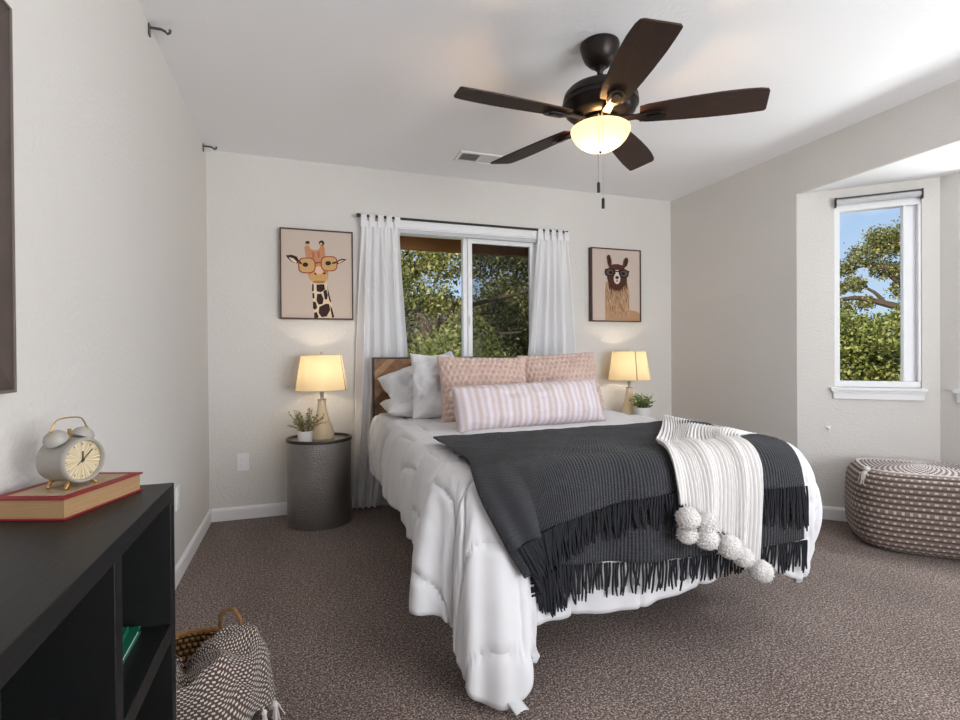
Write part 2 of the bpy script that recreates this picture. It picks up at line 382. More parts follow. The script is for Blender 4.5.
def tree(name, label, loc, blobs, nleaf, leaf, mat, branches, group=None, cat='tree'):
    r = thing(name, label, cat, loc, 0, group)
    w_ = np.array([b[3]**2 for b in blobs]); w_ = w_/w_.sum(); idx = rng.choice(len(blobs), nleaf, p=w_)
    B = np.array(blobs)[idx]; d = rng.normal(size=(nleaf, 3)); d /= np.linalg.norm(d, axis=1)[:, None]
    rad = B[:, 3]*(.55+.45*rng.random(nleaf)**.5)*(1+.18*rng.normal(size=nleaf))
    c = B[:, :3] + d*rad[:, None]*np.array([1, 1, .8])
    a = rng.normal(size=(nleaf, 3)); a /= np.linalg.norm(a, axis=1)[:, None]
    b = np.cross(a, rng.normal(size=(nleaf, 3))); b /= np.linalg.norm(b, axis=1)[:, None]
    s = leaf*(.6+.8*rng.random(nleaf))[:, None]
    v = np.stack([c-a*s, c+b*s*.55, c+a*s, c-b*s*.55], 1).reshape(-1, 3)
    me = bpy.data.meshes.new('foliage'); me.vertices.add(len(v)); me.vertices.foreach_set('co', v.astype(np.float32).ravel())
    me.loops.add(nleaf*4); me.loops.foreach_set('vertex_index', np.arange(nleaf*4, dtype=np.int32))
    me.polygons.add(nleaf); me.polygons.foreach_set('loop_start', np.arange(0, nleaf*4, 4, dtype=np.int32)); me.polygons.foreach_set('loop_total', np.full(nleaf, 4, dtype=np.int32))
    me.materials.append(mat); me.update(calc_edges=True)
    fo = bpy.data.objects.new('foliage', me); COL.objects.link(fo); fo.parent = r
    mb = MB()
    for pts, r0, r1 in branches:
        n = 10; L = len(pts)-1; P_ = [catmull(pts, L*i/n) for i in range(n+1)]
        P_ = [(x+.05*fbm(x*3, y*3, z*3), y, z+.05*fbm(x*3+9, y, z*3)) for x, y, z in P_]
        mb.tube(P_, [r0+(r1-r0)*i/n for i in range(n+1)], 7)
    mb.build('trunk', M_BARK, r)
    return r
def blobset(n, cx, cy, cz, sx, sy, sz, r0, r1, seed):
    g = np.random.default_rng(seed); o_ = []
    while len(o_) < n:
        p_ = g.uniform(-1, 1, 3)
        if np.dot(p_, p_) < 1: o_.append((cx+p_[0]*sx, cy+p_[1]*sy, cz+p_[2]*sz, g.uniform(r0, r1)))
    return o_
def simple_branches(seed, h0, spread, n=7, r=.16):
    g = random.Random(seed); br = [([(0, 0, 0), (.1, .05, h0*.5), (-.05, 0, h0), (.05, 0, h0*1.5)], r, r*.4)]
    for i in range(n):
        a = 2*PI*i/n + g.uniform(-.3, .3); k = g.uniform(.6, 1)*spread; z = h0*g.uniform(.6, 1.1)
        br.append(([(0, 0, z), (k*.4*math.cos(a), k*.4*math.sin(a), z+.35*k), (k*math.cos(a), k*math.sin(a), z+k*g.uniform(.2, .8))], r*.5, r*.1))
    return br
G0 = -.35
tree('oak_tree', 'gnarled oak with open crown in the left pane of the window above the bed', (2.2, 8.6, G0), blobset(30, -.1, 0, 2.5, 1.5, 1.2, 1.5, .20, .42, 1), 24000, .034, M_LEAF_A, simple_branches(1, 1.5, 2.1, 13, .13))
tree('oak_tree', 'dense dark oak seen through the screened right pane behind the bed', (4.6, 9.4, G0), blobset(40, 0, 0, 2.35, 1.5, 1.1, 1.8, .4, .75, 2), 36000, .036, M_LEAF_A, simple_branches(2, 1.5, 2.2, 8, .2))
tree('oak_tree', 'distant tall oak behind the open oak, filling gaps in the window above the bed', (4.3, 15.5, G0), blobset(40, 0, 0, 2.2, 3.4, 1.6, 1.6, .5, .9, 3), 26000, .06, M_LEAF_A, simple_branches(3, 2, 3, 8, .3))
tree('shrub', 'pale green bushy shrub at the foot of the left pane above the bed', (2.5, 7.3, G0), blobset(22, 0, 0, 1.0, 1.15, .7, .75, .25, .45, 4), 16000, .03, M_LEAF_B, simple_branches(4, .5, .8, 7, .05), cat='shrub')
# oak and scrub beyond the bay window
D2 = Vector((.835, .55, 0)); P2 = Vector((.55, -.835, 0))
q = D2*15 + P2*-.05
bs = []
for (a, z, r) in [(.75, 4.0, .55), (1.3, 4.1, .8), (.3, 3.95, .42), (.05, 4.1, .3), (-.2, 3.72, .36), (-.6, 3.45, .26), (-.75, 2.95, .25), (.15, 3.35, .3), (.7, 3.3, .42), (1.4, 3.3, .6), (-.40, 3.05, .25), (.5, 2.85, .28), (1.2, 2.6, .5), (-.95, 3.35, .3), (1.8, 3.6, .7), (-.7, 2.5, .3), (-.2, 2.6, .22)]:
    bs.append((P2.x*a, P2.y*a, z, r)); bs.append((P2.x*a+D2.x*.8, P2.y*a+D2.y*.8, z+.1, r*.8))
def pb(*pts): return [(P2.x*a, P2.y*a, z) for a, z in pts]
tree('oak_tree', 'spreading oak with bare crooked limbs against blue sky in the bay window', (q.x, q.y, G0), bs, 30000, .032, M_LEAF_A,
     [(pb((1.1, 0), (1.0, 1.6), (.8, 2.4), (.9, 3.2), (.8, 4.2)), .22, .05), (pb((.85, 2.3), (.2, 2.55), (-.4, 2.75), (-.95, 2.6)), .10, .03), (pb((.85, 2.7), (.35, 3.1), (.0, 3.5), (-.6, 3.4)), .09, .02),
      (pb((.9, 3.0), (1.3, 3.6), (1.7, 4.2)), .09, .02), (pb((.2, 2.55), (-.1, 2.9), (-.3, 3.1)), .05, .015), (pb((.9, 2.2), (.1, 2.05), (-.8, 2.15)), .08, .02)])
for i, (dd, pp, lab, sd) in enumerate([(11.5, -.75, 'bushy shrub low at the left edge of the bay window', 11), (11.2, .45, 'bushy shrub low in the middle of the bay window', 12), (11.8, 1.65, 'bushy shrub low toward the right of the bay window', 13)]):
    q = D2*dd + P2*pp
    tree('shrub', lab, (q.x, q.y, G0), blobset(30, 0, 0, 1.25, .9, .8, .95, .25, .42, sd), 22000, .034, M_LEAF_B, simple_branches(sd, .6, .8, 7, .05), 'scrub beyond the bay window', 'shrub')
# ------------------------------------------------------------------ bed
M_BLACK = simple('black_painted_metal', (.012, .012, .013), .45)
def wood_mat(name, a, b, c, sc=(3, 40, 3), rough=.5):
    t = NT(name); o = t.coord('Object'); g = t.n('ShaderNodeNewGeometry').outputs['Random Per Island']
    n_ = t.noise(t.mapping(o, sc), 4, 5, .6); f = t.math('ADD', t.math('MULTIPLY', n_, .6), t.math('MULTIPLY', g, .5))
    return t.done(t.bsdf(t.ramp(f, [(.2, a), (.5, b), (.85, c)]), rough, t.bump(n_, .15, .003)))
M_PLANK = wood_mat('reclaimed_planks', lin(84, 56, 38), lin(150, 108, 76), lin(196, 158, 120), (6, 6, 6))
bed = thing('bed', 'queen bed with a wooden chevron plank headboard under the window', 'bed', (1.25, 2.65, 0))
BL = (1.25, 2.65, 0)
def clip(poly, x0, x1, z0, z1):
    for ax, val, sg in ((0, x0, 1), (0, x1, -1), (1, z0, 1), (1, z1, -1)):
        o_ = []
        for i in range(len(poly)):
            p, q = poly[i-1], poly[i]; a = (p[ax]-val)*sg; b = (q[ax]-val)*sg
            if (a >= 0) != (b >= 0): t_ = a/(a-b); o_.append((p[0]+(q[0]-p[0])*t_, p[1]+(q[1]-p[1])*t_))
            if b >= 0: o_.append(q)
        poly = o_
        if not poly: break
    return poly
HX0, HX1, HZ0, HZ1, HY = .475, 2.025, .38, 1.075, 3.635
mb = MB()
for side in (0, 1):
    x0, x1 = (HX0+.012, 1.25) if side == 0 else (1.25, HX1-.012)
    for k in range(-22, 50):
        wd_ = .046; o0 = k*wd_*1.414
        # "/" strips on the left half, mirrored on the right half
        pl_ = [(HX0+o0, HZ0-.2), (HX0+o0+wd_*1.414-.003, HZ0-.2), (HX0+o0+wd_*1.414-.003+1.2, HZ0+1.0), (HX0+o0+1.2, HZ0+1.0)]
        if side: pl_ = [(2.5-x, z) for x, z in pl_][::-1]
        pl_ = clip(pl_, x0, x1, HZ0+.012, HZ1-.012)
        if len(pl_) > 2: mb.prism(pl_, lambda x, z, d: (x, d, z), HY, HY+.02+.003*(k % 3))
mb.build('headboard', M_PLANK, bed, smooth=False, origin=None).location = (-BL[0], -BL[1], 0)
hb = bed.children[0]
fr = MB()
fr.box(HX0, HX0+.012, HY-.006, HY+.04, .30, HZ1); fr.box(HX1-.012, HX1, HY-.006, HY+.04, .30, HZ1); fr.box(HX0+.012, HX1-.012, HY-.006, HY+.04, HZ1-.012, HZ1); fr.box(HX0+.012, HX1-.012, HY-.006, HY+.04, HZ0, HZ0+.012); fr.box(HX0+.012, HX1-.012, HY+.028, HY+.04, HZ0+.012, HZ1-.012)
fr.build('headboard_frame', simple('dark_stained_wood', lin(48, 36, 30), .5, bscale=30, bstr=.1), hb, smooth=False)
b = MB(); b.box(.56, .60, 1.75, 3.61, .20, .30); b.box(1.90, 1.94, 1.75, 3.61, .20, .30); b.box(.60, 1.90, 1.75, 1.79, .20, .30); b.box(.60, 1.90, 1.79, 3.61, .24, .28)
b.build('bed_frame', M_BLACK, bed, smooth=False).location = (-BL[0], -BL[1], 0)
for x in (.66, 1.84):
    for y in (2.0, 3.4):
        b = MB(); b.tube([(x, y, 0), (x, y, .2)], .022, 10); b.build('leg', M_BLACK, bed).location = (-BL[0], -BL[1], 0)
M_SHEET = simple('white_mattress_ticking', lin(230, 230, 232), .8)
def rbox(mb, x0, x1, y0, y1, z0, z1, r=.05):
    def fn(u, v):
        a = 2*PI*u; cx, cy, cz = (x0+x1)/2, (y0+y1)/2, (z0+z1)/2; hx, hy, hz = (x1-x0)/2, (y1-y0)/2, (z1-z0)/2
        bta = PI*(v-.5)*.999; se = lambda q, e: math.copysign(abs(q)**e, q)
        return (cx+hx*se(math.cos(bta), .25)*se(math.cos(a), .2), cy+hy*se(math.cos(bta), .25)*se(math.sin(a), .2), cz+hz*se(math.sin(bta), .25))
    return mb.grid(fn, 64, 20, True)
rbox(MB(), .53, 1.96, 1.70, 3.60, .30, .648).build('mattress', M_SHEET, bed).location = (-BL[0], -BL[1], 0)

# comforter: stations round the bed, each an edge point on the bed top and the hem point hanging below it
ZT = .69
ST = [((.545, 3.54), (.478, 3.54, .38)), ((.545, 3.30), (.474, 3.30, .285)), ((.538, 3.0), (.464, 3.0, .275)), ((.528, 2.6), (.445, 2.6, .315)), ((.512, 2.25), (.430, 2.22, .345)), ((.50, 1.98), (.410, 1.93, .338)),
      ((.50, 1.80), (.340, 1.68, .262)), ((.51, 1.70), (.425, 1.61, .235)), ((.535, 1.645), (.462, 1.56, .15)), ((.565, 1.625), (.492, 1.48, .040)), ((.605, 1.62), (.595, 1.45, .022)), ((.645, 1.62), (.688, 1.485, .105)),
      ((.70, 1.62), (.705, 1.555, .19)), ((.82, 1.62), (.82, 1.565, .188)), ((1.0, 1.62), (.99, 1.58, .178)), ((1.18, 1.62), (1.17, 1.56, .180)), ((1.36, 1.62), (1.36, 1.575, .20)), ((1.55, 1.62), (1.55, 1.585, .235)),
      ((1.74, 1.62), (1.745, 1.565, .225)), ((1.87, 1.63), (1.885, 1.545, .170)), ((1.95, 1.67), (1.935, 1.57, .165)), ((1.995, 1.74), (2.055, 1.60, .415)), ((2.005, 1.85), (2.13, 1.80, .43)), ((2.01, 2.2), (2.11, 2.2, .33)), ((2.01, 2.7), (2.10, 2.7, .31)), ((2.01, 3.2), (2.10, 3.2, .32)), ((2.0, 3.54), (2.08, 3.54, .36)),
      ((1.6, 3.585), (1.6, 3.592, .665)), ((1.0, 3.585), (1.0, 3.592, .665))]
NST = len(ST)
EP = [a for a, b in ST]; HP = [b for a, b in ST]
def loopc(P_, t):
    n = NST; i = int(math.floor(t)) % n; u = t-math.floor(t); p = [P_[(i+k) % n] for k in (-1, 0, 1, 2)]
    q = []
    for a, b, c, d in zip(*p):
        q.append(.5*(2*b + (c-a)*u + (2*a-5*b+4*c-d)*u*u + (3*b-a-3*c+d)*u**3))
    return q
def cpt(t, r):
    """comforter surface: r in [0,1] runs over the top from the middle to the edge, r in [1,2] down the drop"""
    ex, ey = loopc(EP, t)
    if r <= 1:
        cx, cy = 1.25, max(2.3, min(2.9, ey))
        x, y = cx+(ex-cx)*r, cy+(ey-cy)*r
        return Vector((x, y, ZT + .012*(1-r**3)))
    hx, hy, hz = loopc(HP, t); v = r-1
    o_ = Vector((hx-ex, hy-ey, 0)); L = o_.length
    if L < 1e-4: o_ = Vector((0, 1, 0))
    else: o_ /= L
    drop = ZT-hz; k = min(.09, .25*drop+.01)
    p0 = Vector((ex, ey, ZT)); p1 = p0 + o_*k; p2 = Vector((hx, hy, hz)) + Vector((0, 0, drop*.50)) + o_*.012; p3 = Vector((hx, hy, hz))
    w_ = 1-v
    return p0*w_**3 + p1*3*w_*w_*v + p2*3*w_*v*v + p3*v**3
def cnorm(t, r):
    e_ = .02; a = cpt(t+e_*3, r)-cpt(t-e_*3, r); b = cpt(t, min(2, r+e_))-cpt(t, max(0.02, r-e_))
    n_ = a.cross(b)
    if n_.length < 1e-9: return Vector((0, 0, 1))
    n_.normalize()
    if r <= 1: n_ = n_ if n_.z > 0 else -n_
    else:
        o_ = cpt(t, 2)-Vector((1.25, max(2.2, min(3.0, loopc(EP, t)[1])), 0)); o_.z = 0
        if n_.dot(o_) < 0 and n_.z < .5: n_ = -n_
    return n_
def quilt(x, y):
    c = .265; row = math.floor(y/c); xx = x/c + (.5 if row % 2 else 0); fy = y/c-row; fx = xx-math.floor(xx)
    d = min(fx, 1-fx, fy, 1-fy)*c
    return 1-math.exp(-(d/.010)**1.2)
def comforter_pt(t, r):
    p = cpt(t, r); n_ = cnorm(t, r); ex, ey = loopc(EP, t)
    if r <= 1: a, b = p.x, p.y
    else:
        h = loopc(HP, t); L = (r-1)*math.hypot(ZT-h[2], math.hypot(h[0]-ex, h[1]-ey))*1.05
        side = sm(.56, .50, ex) - sm(1.95, 2.0, ex); a = ex - L*side; b = ey - L*(1-abs(side))
    q = quilt(a-.09, b+.05)
    wr_ = fbm(a*5, b*5, 1.3, 3)*.006 + (fbm(a*16, b*16, 4.1, 2)*.0025)
    fold = .0
    if r > 1: fold = (.011*math.sin(t*3.1+1.0)+.006*math.sin(t*7.3))*(r-1)**1.4*sm(1, 2, t)*(1-sm(24, 26, t))
    pk = .0022*math.sin(a*95+3*fbm(b*8, a*2, 1))*(1-q) + .0022*math.sin(b*95)*(1-q)
    return p + n_*(.0155*q - .009 + wr_ + fold + pk)
TSEQ = [6*i/300 for i in range(300)] + [6+6.5*i/260 for i in range(260)] + [12.5+7*i/190 for i in range(190)] + [19.5+(NST-19.5)*i/120 for i in range(120)]
RSEQ = [.03+.52*i/8 for i in range(8)] + [.55+.45*i/44 for i in range(44)] + [1+i/50 for i in range(51)]
mb = MB()
rows_ = [[comforter_pt(t, r_) for t in TSEQ] for r_ in RSEQ]
NT_, NR_ = len(TSEQ), len(RSEQ)
mb.add([p for row in rows_ for p in row], [(j*NT_+i, j*NT_+(i+1) % NT_, (j+1)*NT_+(i+1) % NT_, (j+1)*NT_+i) for j in range(NR_-1) for i in range(NT_)])
mb.f.append(tuple(range(NT_))[::-1]); mb.mi.append(0); mb.uv.append(None)
M_COMF = simple('white_quilted_cotton', lin(216, 216, 219), .85, bscale=260, bstr=.08, bdist=.001, sheen=.2)
comf = mb.build('comforter', M_COMF, solid=0, origin=(1.25, 2.6, .2))
md = comf.modifiers.new('thickness', 'SOLIDIFY'); md.thickness = .022; md.offset = 1
tag(comf, 'white quilted comforter draped over the bed with one corner trailing on the carpet', 'comforter')
tg = MB()
c0 = Vector((.575, 1.452, .035))
for k in range(1): tg.grid(lambda u, v: c0 + Vector((.046*u + .018*v, -.012-.035*v+.01*u, -.022*v + .006*math.sin(u*3) + .004)), 6, 6)
tgo = tg.build('care_tag', simple('satin_tag', lin(196, 197, 200), .5), comf, solid=.001); tgo.location = (-1.25, -2.6, -.2)

# ------------------------------------------------------------------ charcoal throw
def r_at_z(t, z):
    lo, hi = 1.0, 2.0
    for _ in range(22):
        m_ = (lo+hi)/2
        if cpt(t, m_).z > z: lo = m_
        else: hi = m_
    return (lo+hi)/2
def lut(tab, x):
    if x <= tab[0][0]: return tab[0][1]
    for (a, b), (c, d) in zip(tab, tab[1:]):
        if x <= c: return b+(d-b)*(x-a)/(c-a)
    return tab[-1][1]
TL, TR = 8.0, 18.95
UP_BODY = [(.53, .47), (.62, .485), (.75, .525), (1.07, .57), (1.26, .58), (1.67, .56), (1.87, .55), (2.05, .56)]
UP_END = [(.53, .36), (.64, .362), (.83, .439), (1.07, .472), (1.26, .489), (1.67, .433), (1.9, .40), (2.05, .42)]
LO_BODY = [(.53, .375), (.70, .37), (.75, .392), (1.0, .365), (1.3, .339), (1.62, .327), (1.88, .345), (2.05, .38)]
LO_END = [(.53, .24), (.69, .246), (.85, .266), (1.02, .265), (1.3, .247), (1.62, .242), (1.9, .234), (2.05, .28)]
def tshift(t, r):
    # the throw hangs plumb, so its left edge slips along the flared comforter corner
    return t + 3.9*max(0, r-1)*max(0, 1-(t-TL)/5.5)**1.2
def throw_pt(u, w_, zend, off):
    """u across, w_ 0..1 top part, 1..2 drop"""
    t0 = TL+(TR-TL)*u
    if w_ <= 1:
        e_ = cpt(t0, 1.0); q_ = min(1, u*1.04)
        bx, by = .53+1.38*q_, 2.13+.07*q_ + .015*math.sin(9*u) + .012*math.sin(23*u+1)
        x, y = bx+(e_.x-bx)*w_, by+(e_.y-by)*w_
        p = Vector((x, y, ZT+.012*(1-w_)+.008)); n_ = Vector((0, 0, 1))
        fade = sm(0, .12, w_)
        p.z += off + .006*fbm(x*6, y*9, 2.2) + .010*fade*max(0, fbm(x*3.1+4, y*4, .5))
        return p
    e_ = cpt(t0, 1.0); rz = r_at_z(tshift(t0, 1.35), zend(e_.x)); r = 1+(rz-1)*(w_-1)
    t = tshift(t0, r); p = cpt(t, r); n_ = cnorm(t, r)
    return p + n_*(off + .008 + .007*(w_-1)*math.sin(34*u+2*math.sin(9*u)) + .004*fbm(p.x*9, p.z*7, 3.3))
def rib_mat(name, ca, cb_, count, strength=.6):
    t = NT(name); u, v = t.uv(); s = t.math('SINE', t.math('MULTIPLY', u, count*2*PI)); s = t.math('ADD', t.math('MULTIPLY', s, .5), .5)
    st = t.math('SINE', t.math('MULTIPLY', v, 320)); h = t.math('ADD', s, t.math('MULTIPLY', st, .25))
    n_ = t.noise(t.coord('Object'), 9, 3); col = t.mix(t.math('MULTIPLY', s, .8), ca, cb_); col = t.mix(t.math('MULTIPLY', n_, .35), col, cb_)
    return t.done(t.bsdf(col, .95, t.bump(h, strength, .004), spec=.15, sheen=.1))
M_CHAR = rib_mat('charcoal_rib_knit', lin(36, 37, 40), lin(70, 71, 76), 150, .9)
M_CHARF = simple('charcoal_yarn', lin(46, 47, 51), .95, bscale=200, bstr=.3, spec=.1, var=.3)
throw = thing('throw_blanket', 'charcoal ribbed throw with two rows of fringe folded over the foot of the bed', 'throw blanket', (1.25, 1.7, ZT))
TO = (-1.25, -1.7, -ZT)
def body(zb, off, name, w0=0.0):
    mb = MB(); NU, NV = 170, 56
    mb.grid(lambda u, v: throw_pt(u, w0+(2-w0)*v, lambda x: lut(zb, x), off), NU, NV)
    o_ = mb.build(name, M_CHAR, throw, solid=0); md = o_.modifiers.new('thickness', 'SOLIDIFY'); md.thickness = .006; md.offset = 0; o_.location = TO
    return o_
def fringe(zb, ze, off, count, seed):
    g = random.Random(seed); mb = MB()
    for i in range(count):
        u = .045+.955*(i+.5)/count; t0 = TL+(TR-TL)*u; x = cpt(t0, 1).x; r0 = r_at_z(tshift(t0, 1.35), lut(zb, x)); zz = lut(ze, x) + g.uniform(-.026, .014)
        du = g.gauss(0, .07); o2 = off+g.uniform(.0, .008); pts = []; N_ = 7
        r1 = r_at_z(tshift(t0, 1.5), zz)
        for k in range(N_+1):
            s = k/N_; r = r0 + (r1-r0)*s; t = tshift(t0, r)+du*s*s*.7 + .012*math.sin(s*5+i)
            pts.append(cpt(t, r)+cnorm(t, r)*(.010+o2+.004*s*math.sin(s*3+i*1.7)))
        mb.tube(pts, [.0046]+[.0040]*(N_-1)+[.0028], 5)
    o_ = mb.build('fringe', M_CHARF, throw); o_.location = TO
body(LO_BODY, .014, 'lower_layer', .72); fringe(LO_BODY, LO_END, .014, 165, 1)
body(UP_BODY, .026, 'upper_layer'); fringe(UP_BODY, UP_END, .026, 165, 2)

# ------------------------------------------------------------------ white pom-pom throw
WZ = [(0, .545), (.10, .54), (.16, .47), (.25, .455), (.33, .44), (.40, .43), (.50, .425), (.60, .40), (.68, .37), (.78, .33), (.88, .29), (1.0, .205)]
def foot_t(x):
    lo, hi = 12.0, 19.0
    for _ in range(24):
        m_ = (lo+hi)/2
        if loopc(EP, m_)[0] < x: lo = m_
        else: hi = m_
    return (lo+hi)/2
def wthrow(s, w_):
    ax, ay = 1.985-.115*s, 2.50-.76*s; ex = 1.258+.395*s + .012*math.sin(13*s); te = foot_t(ex); e_ = cpt(te, 1.0)
    fold = .009*math.sin(15*s+1.2+.8*w_)*sm(.05, .5, w_) + .005*math.sin(33*s+w_)*sm(.2, 1, w_); rib = .0080*math.cos(2*PI*28*(s+.006*math.sin(5*w_+9*s)))
    if w_ <= 0:   # tail slipping over the right side of the bed
        k = -w_/.4; return Vector((ax+.05*k, ay+.012*k, ZT+.034-.034*k*k+rib*(1-k)))
    if w_ <= 1:
        c_ = .06*math.sin(PI*w_)*(s-.35)
        x = ax+(e_.x-ax)*w_; y = ay+(e_.y-ay)*w_ + c_
        return Vector((x, y, ZT+.034+.020*sm(0, .5, w_) + fold*.7 + rib + .004*fbm(x*8, y*8, 7)))
    ze = lut(WZ, s); rz = r_at_z(te, ze); r = 1+(rz-1)*(w_-1); t = te + .35*(w_-1)*(s-.5)*0 ; p = cpt(t, r); n_ = cnorm(t, r)
    return p + n_*(.051+fold+rib+.004*(w_-1))
M_WKNIT = simple('cream_knit', lin(224, 222, 221), .9, bscale=320, bstr=.4, bdist=.0015, sheen=.2)
wt = thing('throw_blanket', 'white pleated knit throw with pom-poms lying across the charcoal throw', 'throw blanket', (1.6, 1.8, ZT))
mb = MB(); mb.grid(lambda u, v: wthrow(u, -.4+2.4*v), 330, 96)
o = mb.build('knit_body', M_WKNIT, wt); o.location = (-1.6, -1.8, -ZT); md = o.modifiers.new('thickness', 'SOLIDIFY'); md.thickness = .005; md.offset = 0
def pom_mat():
    t = NT('pompom_yarn'); o = t.coord('Object')
    return t.done(t.bsdf(t.mix(t.noise(o, 140, 2), lin(206, 202, 200), lin(246, 244, 242)), .95, t.bump(t.noise(o, 160, 2), 1, .01), sheen=.3))
M_POM = pom_mat()
def pompom(c, r, seed):
    mb = MB(); c = Vector(c)
    mb.grid(lambda u, v: c + (lambda d: d*r*(.93+.06*fbm(d.x*9+seed, d.y*9, d.z*9, 3)))(Vector((math.cos(2*PI*u)*math.sin(PI*(.003+.994*v)), math.sin(2*PI*u)*math.sin(PI*(.003+.994*v)), math.cos(PI*(.003+.994*v))))), 40, 26, True)
    g = random.Random(seed)
    for i in range(700):   # yarn ends standing out of the ball
        d = Vector((g.gauss(0, 1), g.gauss(0, 1), g.gauss(0, 1))).normalized(); s = d.orthogonal().normalized()*.0016; L = r*g.uniform(.94, 1.02); b_ = d*r*.72
        j = Vector((g.gauss(0, 1), g.gauss(0, 1), g.gauss(0, 1)))*.0025
        mb.add([c+b_-s, c+b_+s, c+d*L+j+s*.6, c+d*L+j-s*.6], [(0, 1, 2, 3)])
    o_ = mb.build('pompom', M_POM, wt); o_.location = (-1.6, -1.8, -ZT)
PP = [(1.256, 1.45, 0.514, 0.042), (1.263, 1.462, 0.455, 0.036), (1.337, 1.455, 0.494, 0.036), (1.332, 1.445, 0.437, 0.042), (1.438, 1.45, 0.392, 0.045), (1.502, 1.455, 0.346, 0.038), (1.581, 1.45, 0.286, 0.043)]
for i, (x, y, z, r) in enumerate(PP): pompom((x, y, z), r, i+3)
for i, (x, y, z, r) in enumerate(PP):
    s = [.05, .08, .22, .26, .46, .66, .97][i]; p = wthrow(s, 1.97)
    MB().tube([p, (p+Vector((x, y, z)))/2+Vector((0, -.01, -.005)), (x, y, z)], .003, 6).build('pompom_cord', M_WKNIT, wt).location = (-1.6, -1.8, -ZT)

# ------------------------------------------------------------------ pillows
def pillow_fn(w_, h_, t_, seed, wr_=.008, ears=.06, bob=None, gather=0):
    def fn(u, v):
        # u 0..1 wraps front and back through the side seams, v bottom to top
        front = u < .5; x = (u*4-1) if front else (3-u*4); z = v*2-1
        ex = max(0, 1-abs(x)**2.6); ez = max(0, 1-abs(z)**2.6)
        th = t_*.5*(ex**.42)*(ez**.42)
        pinch = 1 - ears*(1-abs(z)**2)*abs(x)**3; pz = 1 - ears*(1-abs(x)**2)*abs(z)**3
        X_ = x*w_/2*pinch; Z_ = z*h_/2*pz
        n_ = (wr_*fbm(x*2.2+seed, z*2.2+(0 if front else 5), seed*1.7, 4) + .22*wr_*abs(fbm(x*5+2*z+seed, z*4-x, seed*3.1, 3)))*min(1, (ex*ez)**.3*1.5)
        if gather: n_ += gather*math.sin(x*38)*min(1, abs(z)**2+.12)*ex**.3
        d = 1 if front else -1
        if bob is not None: n_ += bob(x*w_/2, z*h_/2)*min(1, ex*ez*8)
        return Vector((X_, -d*(th+n_), Z_))
    return fn
def pillow(name, label, mat, w_, h_, t_, loc, rx, rz, seed, ry=0, nu=96, nv=48, wr_=.008, ears=.06, bob=None, gather=0, parent_only=False, group=None):
    fn = pillow_fn(w_, h_, t_, seed, wr_, ears, bob, gather); mb = MB(); mb.grid(fn, nu, nv, True)
    o_ = mb.build(name, mat, angle=180); o_.rotation_euler = (rx, ry, rz); o_.location = loc
    return tag(o_, label, 'pillow', group)
M_PWHITE = simple('white_pillow_cotton', lin(224, 224, 227), .85, bscale=9, bstr=.25, bdist=.02)
R_ = math.radians
# back pair against the headboard, then the standing white pair
pillow('pillow', 'white pillow slumped against the left end of the headboard', M_PWHITE, .58, .40, .20, (.825, 3.43, .868), R_(-34), R_(10), 1, ry=R_(-18), wr_=.05)
pillow('pillow', 'small white pillow lying flat beneath the slumped white pillow', M_PWHITE, .60, .36, .12, (.80, 3.33, .752), R_(-86), 0, 2, wr_=.02)
pillow('pillow', 'white pillow standing behind the left pink cushion', M_PWHITE, .50, .42, .16, (.885, 3.13, .885), R_(-20), R_(4), 3, ry=R_(4), wr_=.05)
def bobble(x, z):
    c = .034; row = math.floor(z/c); fx = x/c+(.5 if row % 2 else 0); fx -= math.floor(fx); fz = z/c-row
    return .014*max(0, 1-((fx-.5)**2*5.5+(fz-.5)**2*5.5))**.7 - .003
def pink_mat():
    t = NT('blush_knit'); o = t.coord('Object')
    return t.done(t.bsdf(t.mix(t.noise(o, 12, 3), lin(192, 166, 155), lin(212, 188, 178)), .9, t.bump(t.noise(o, 240, 2), .5, .003), sheen=.2))
M_PINK = pink_mat()
pillow('cushion', 'blush pink bobble knit cushion in front of the standing white pillow', M_PINK, .56, .42, .15, (1.035, 2.90, .880), R_(-22), R_(-3), 5, ry=R_(1), nu=230, nv=86, wr_=.006, bob=bobble)
pillow('cushion', 'blush pink bobble knit cushion nearest the right bedside lamp', M_PINK, .56, .40, .14, (1.62, 3.04, .902), R_(-18), R_(-2), 6, ry=R_(-2.5), nu=230, nv=86, wr_=.006, bob=bobble)
def stripe_mat():
    t = NT('striped_linen'); o = t.coord('Object'); sp = t.n('ShaderNodeSeparateXYZ'); t.put(sp.inputs[0], o)
    w1 = t.math('SINE', t.math('ADD', t.math('MULTIPLY', sp.outputs[0], 175), t.math('MULTIPLY', t.noise(o, 5, 2), 1.2))); w2 = t.math('SINE', t.math('MULTIPLY', sp.outputs[0], 61))
    f = t.math('ADD', t.math('ADD', t.math('MULTIPLY', w1, .32), t.math('MULTIPLY', w2, .18)), .5)
    col = t.ramp(f, [(.1, lin(194, 176, 173)), (.5, lin(204, 192, 195)), (.9, lin(216, 209, 219))])
    return t.done(t.bsdf(col, .85, t.bump(t.noise(t.mapping(o, (60, 10, 10)), 6, 3), .25, .004), sheen=.15))
lum = thing('lumbar_pillow', 'long lilac and blush striped lumbar pillow in front of the pink cushions', 'pillow', (1.175, 2.555, .812), 0)
fn = pillow_fn(.90, .245, .20, 7, .009, .03, None, .004); mb = MB(); mb.grid(fn, 220, 56, True)
lc = mb.build('cover', stripe_mat(), lum, angle=180); lc.rotation_euler = (R_(-20), R_(-1.2), R_(5))
g = random.Random(5)
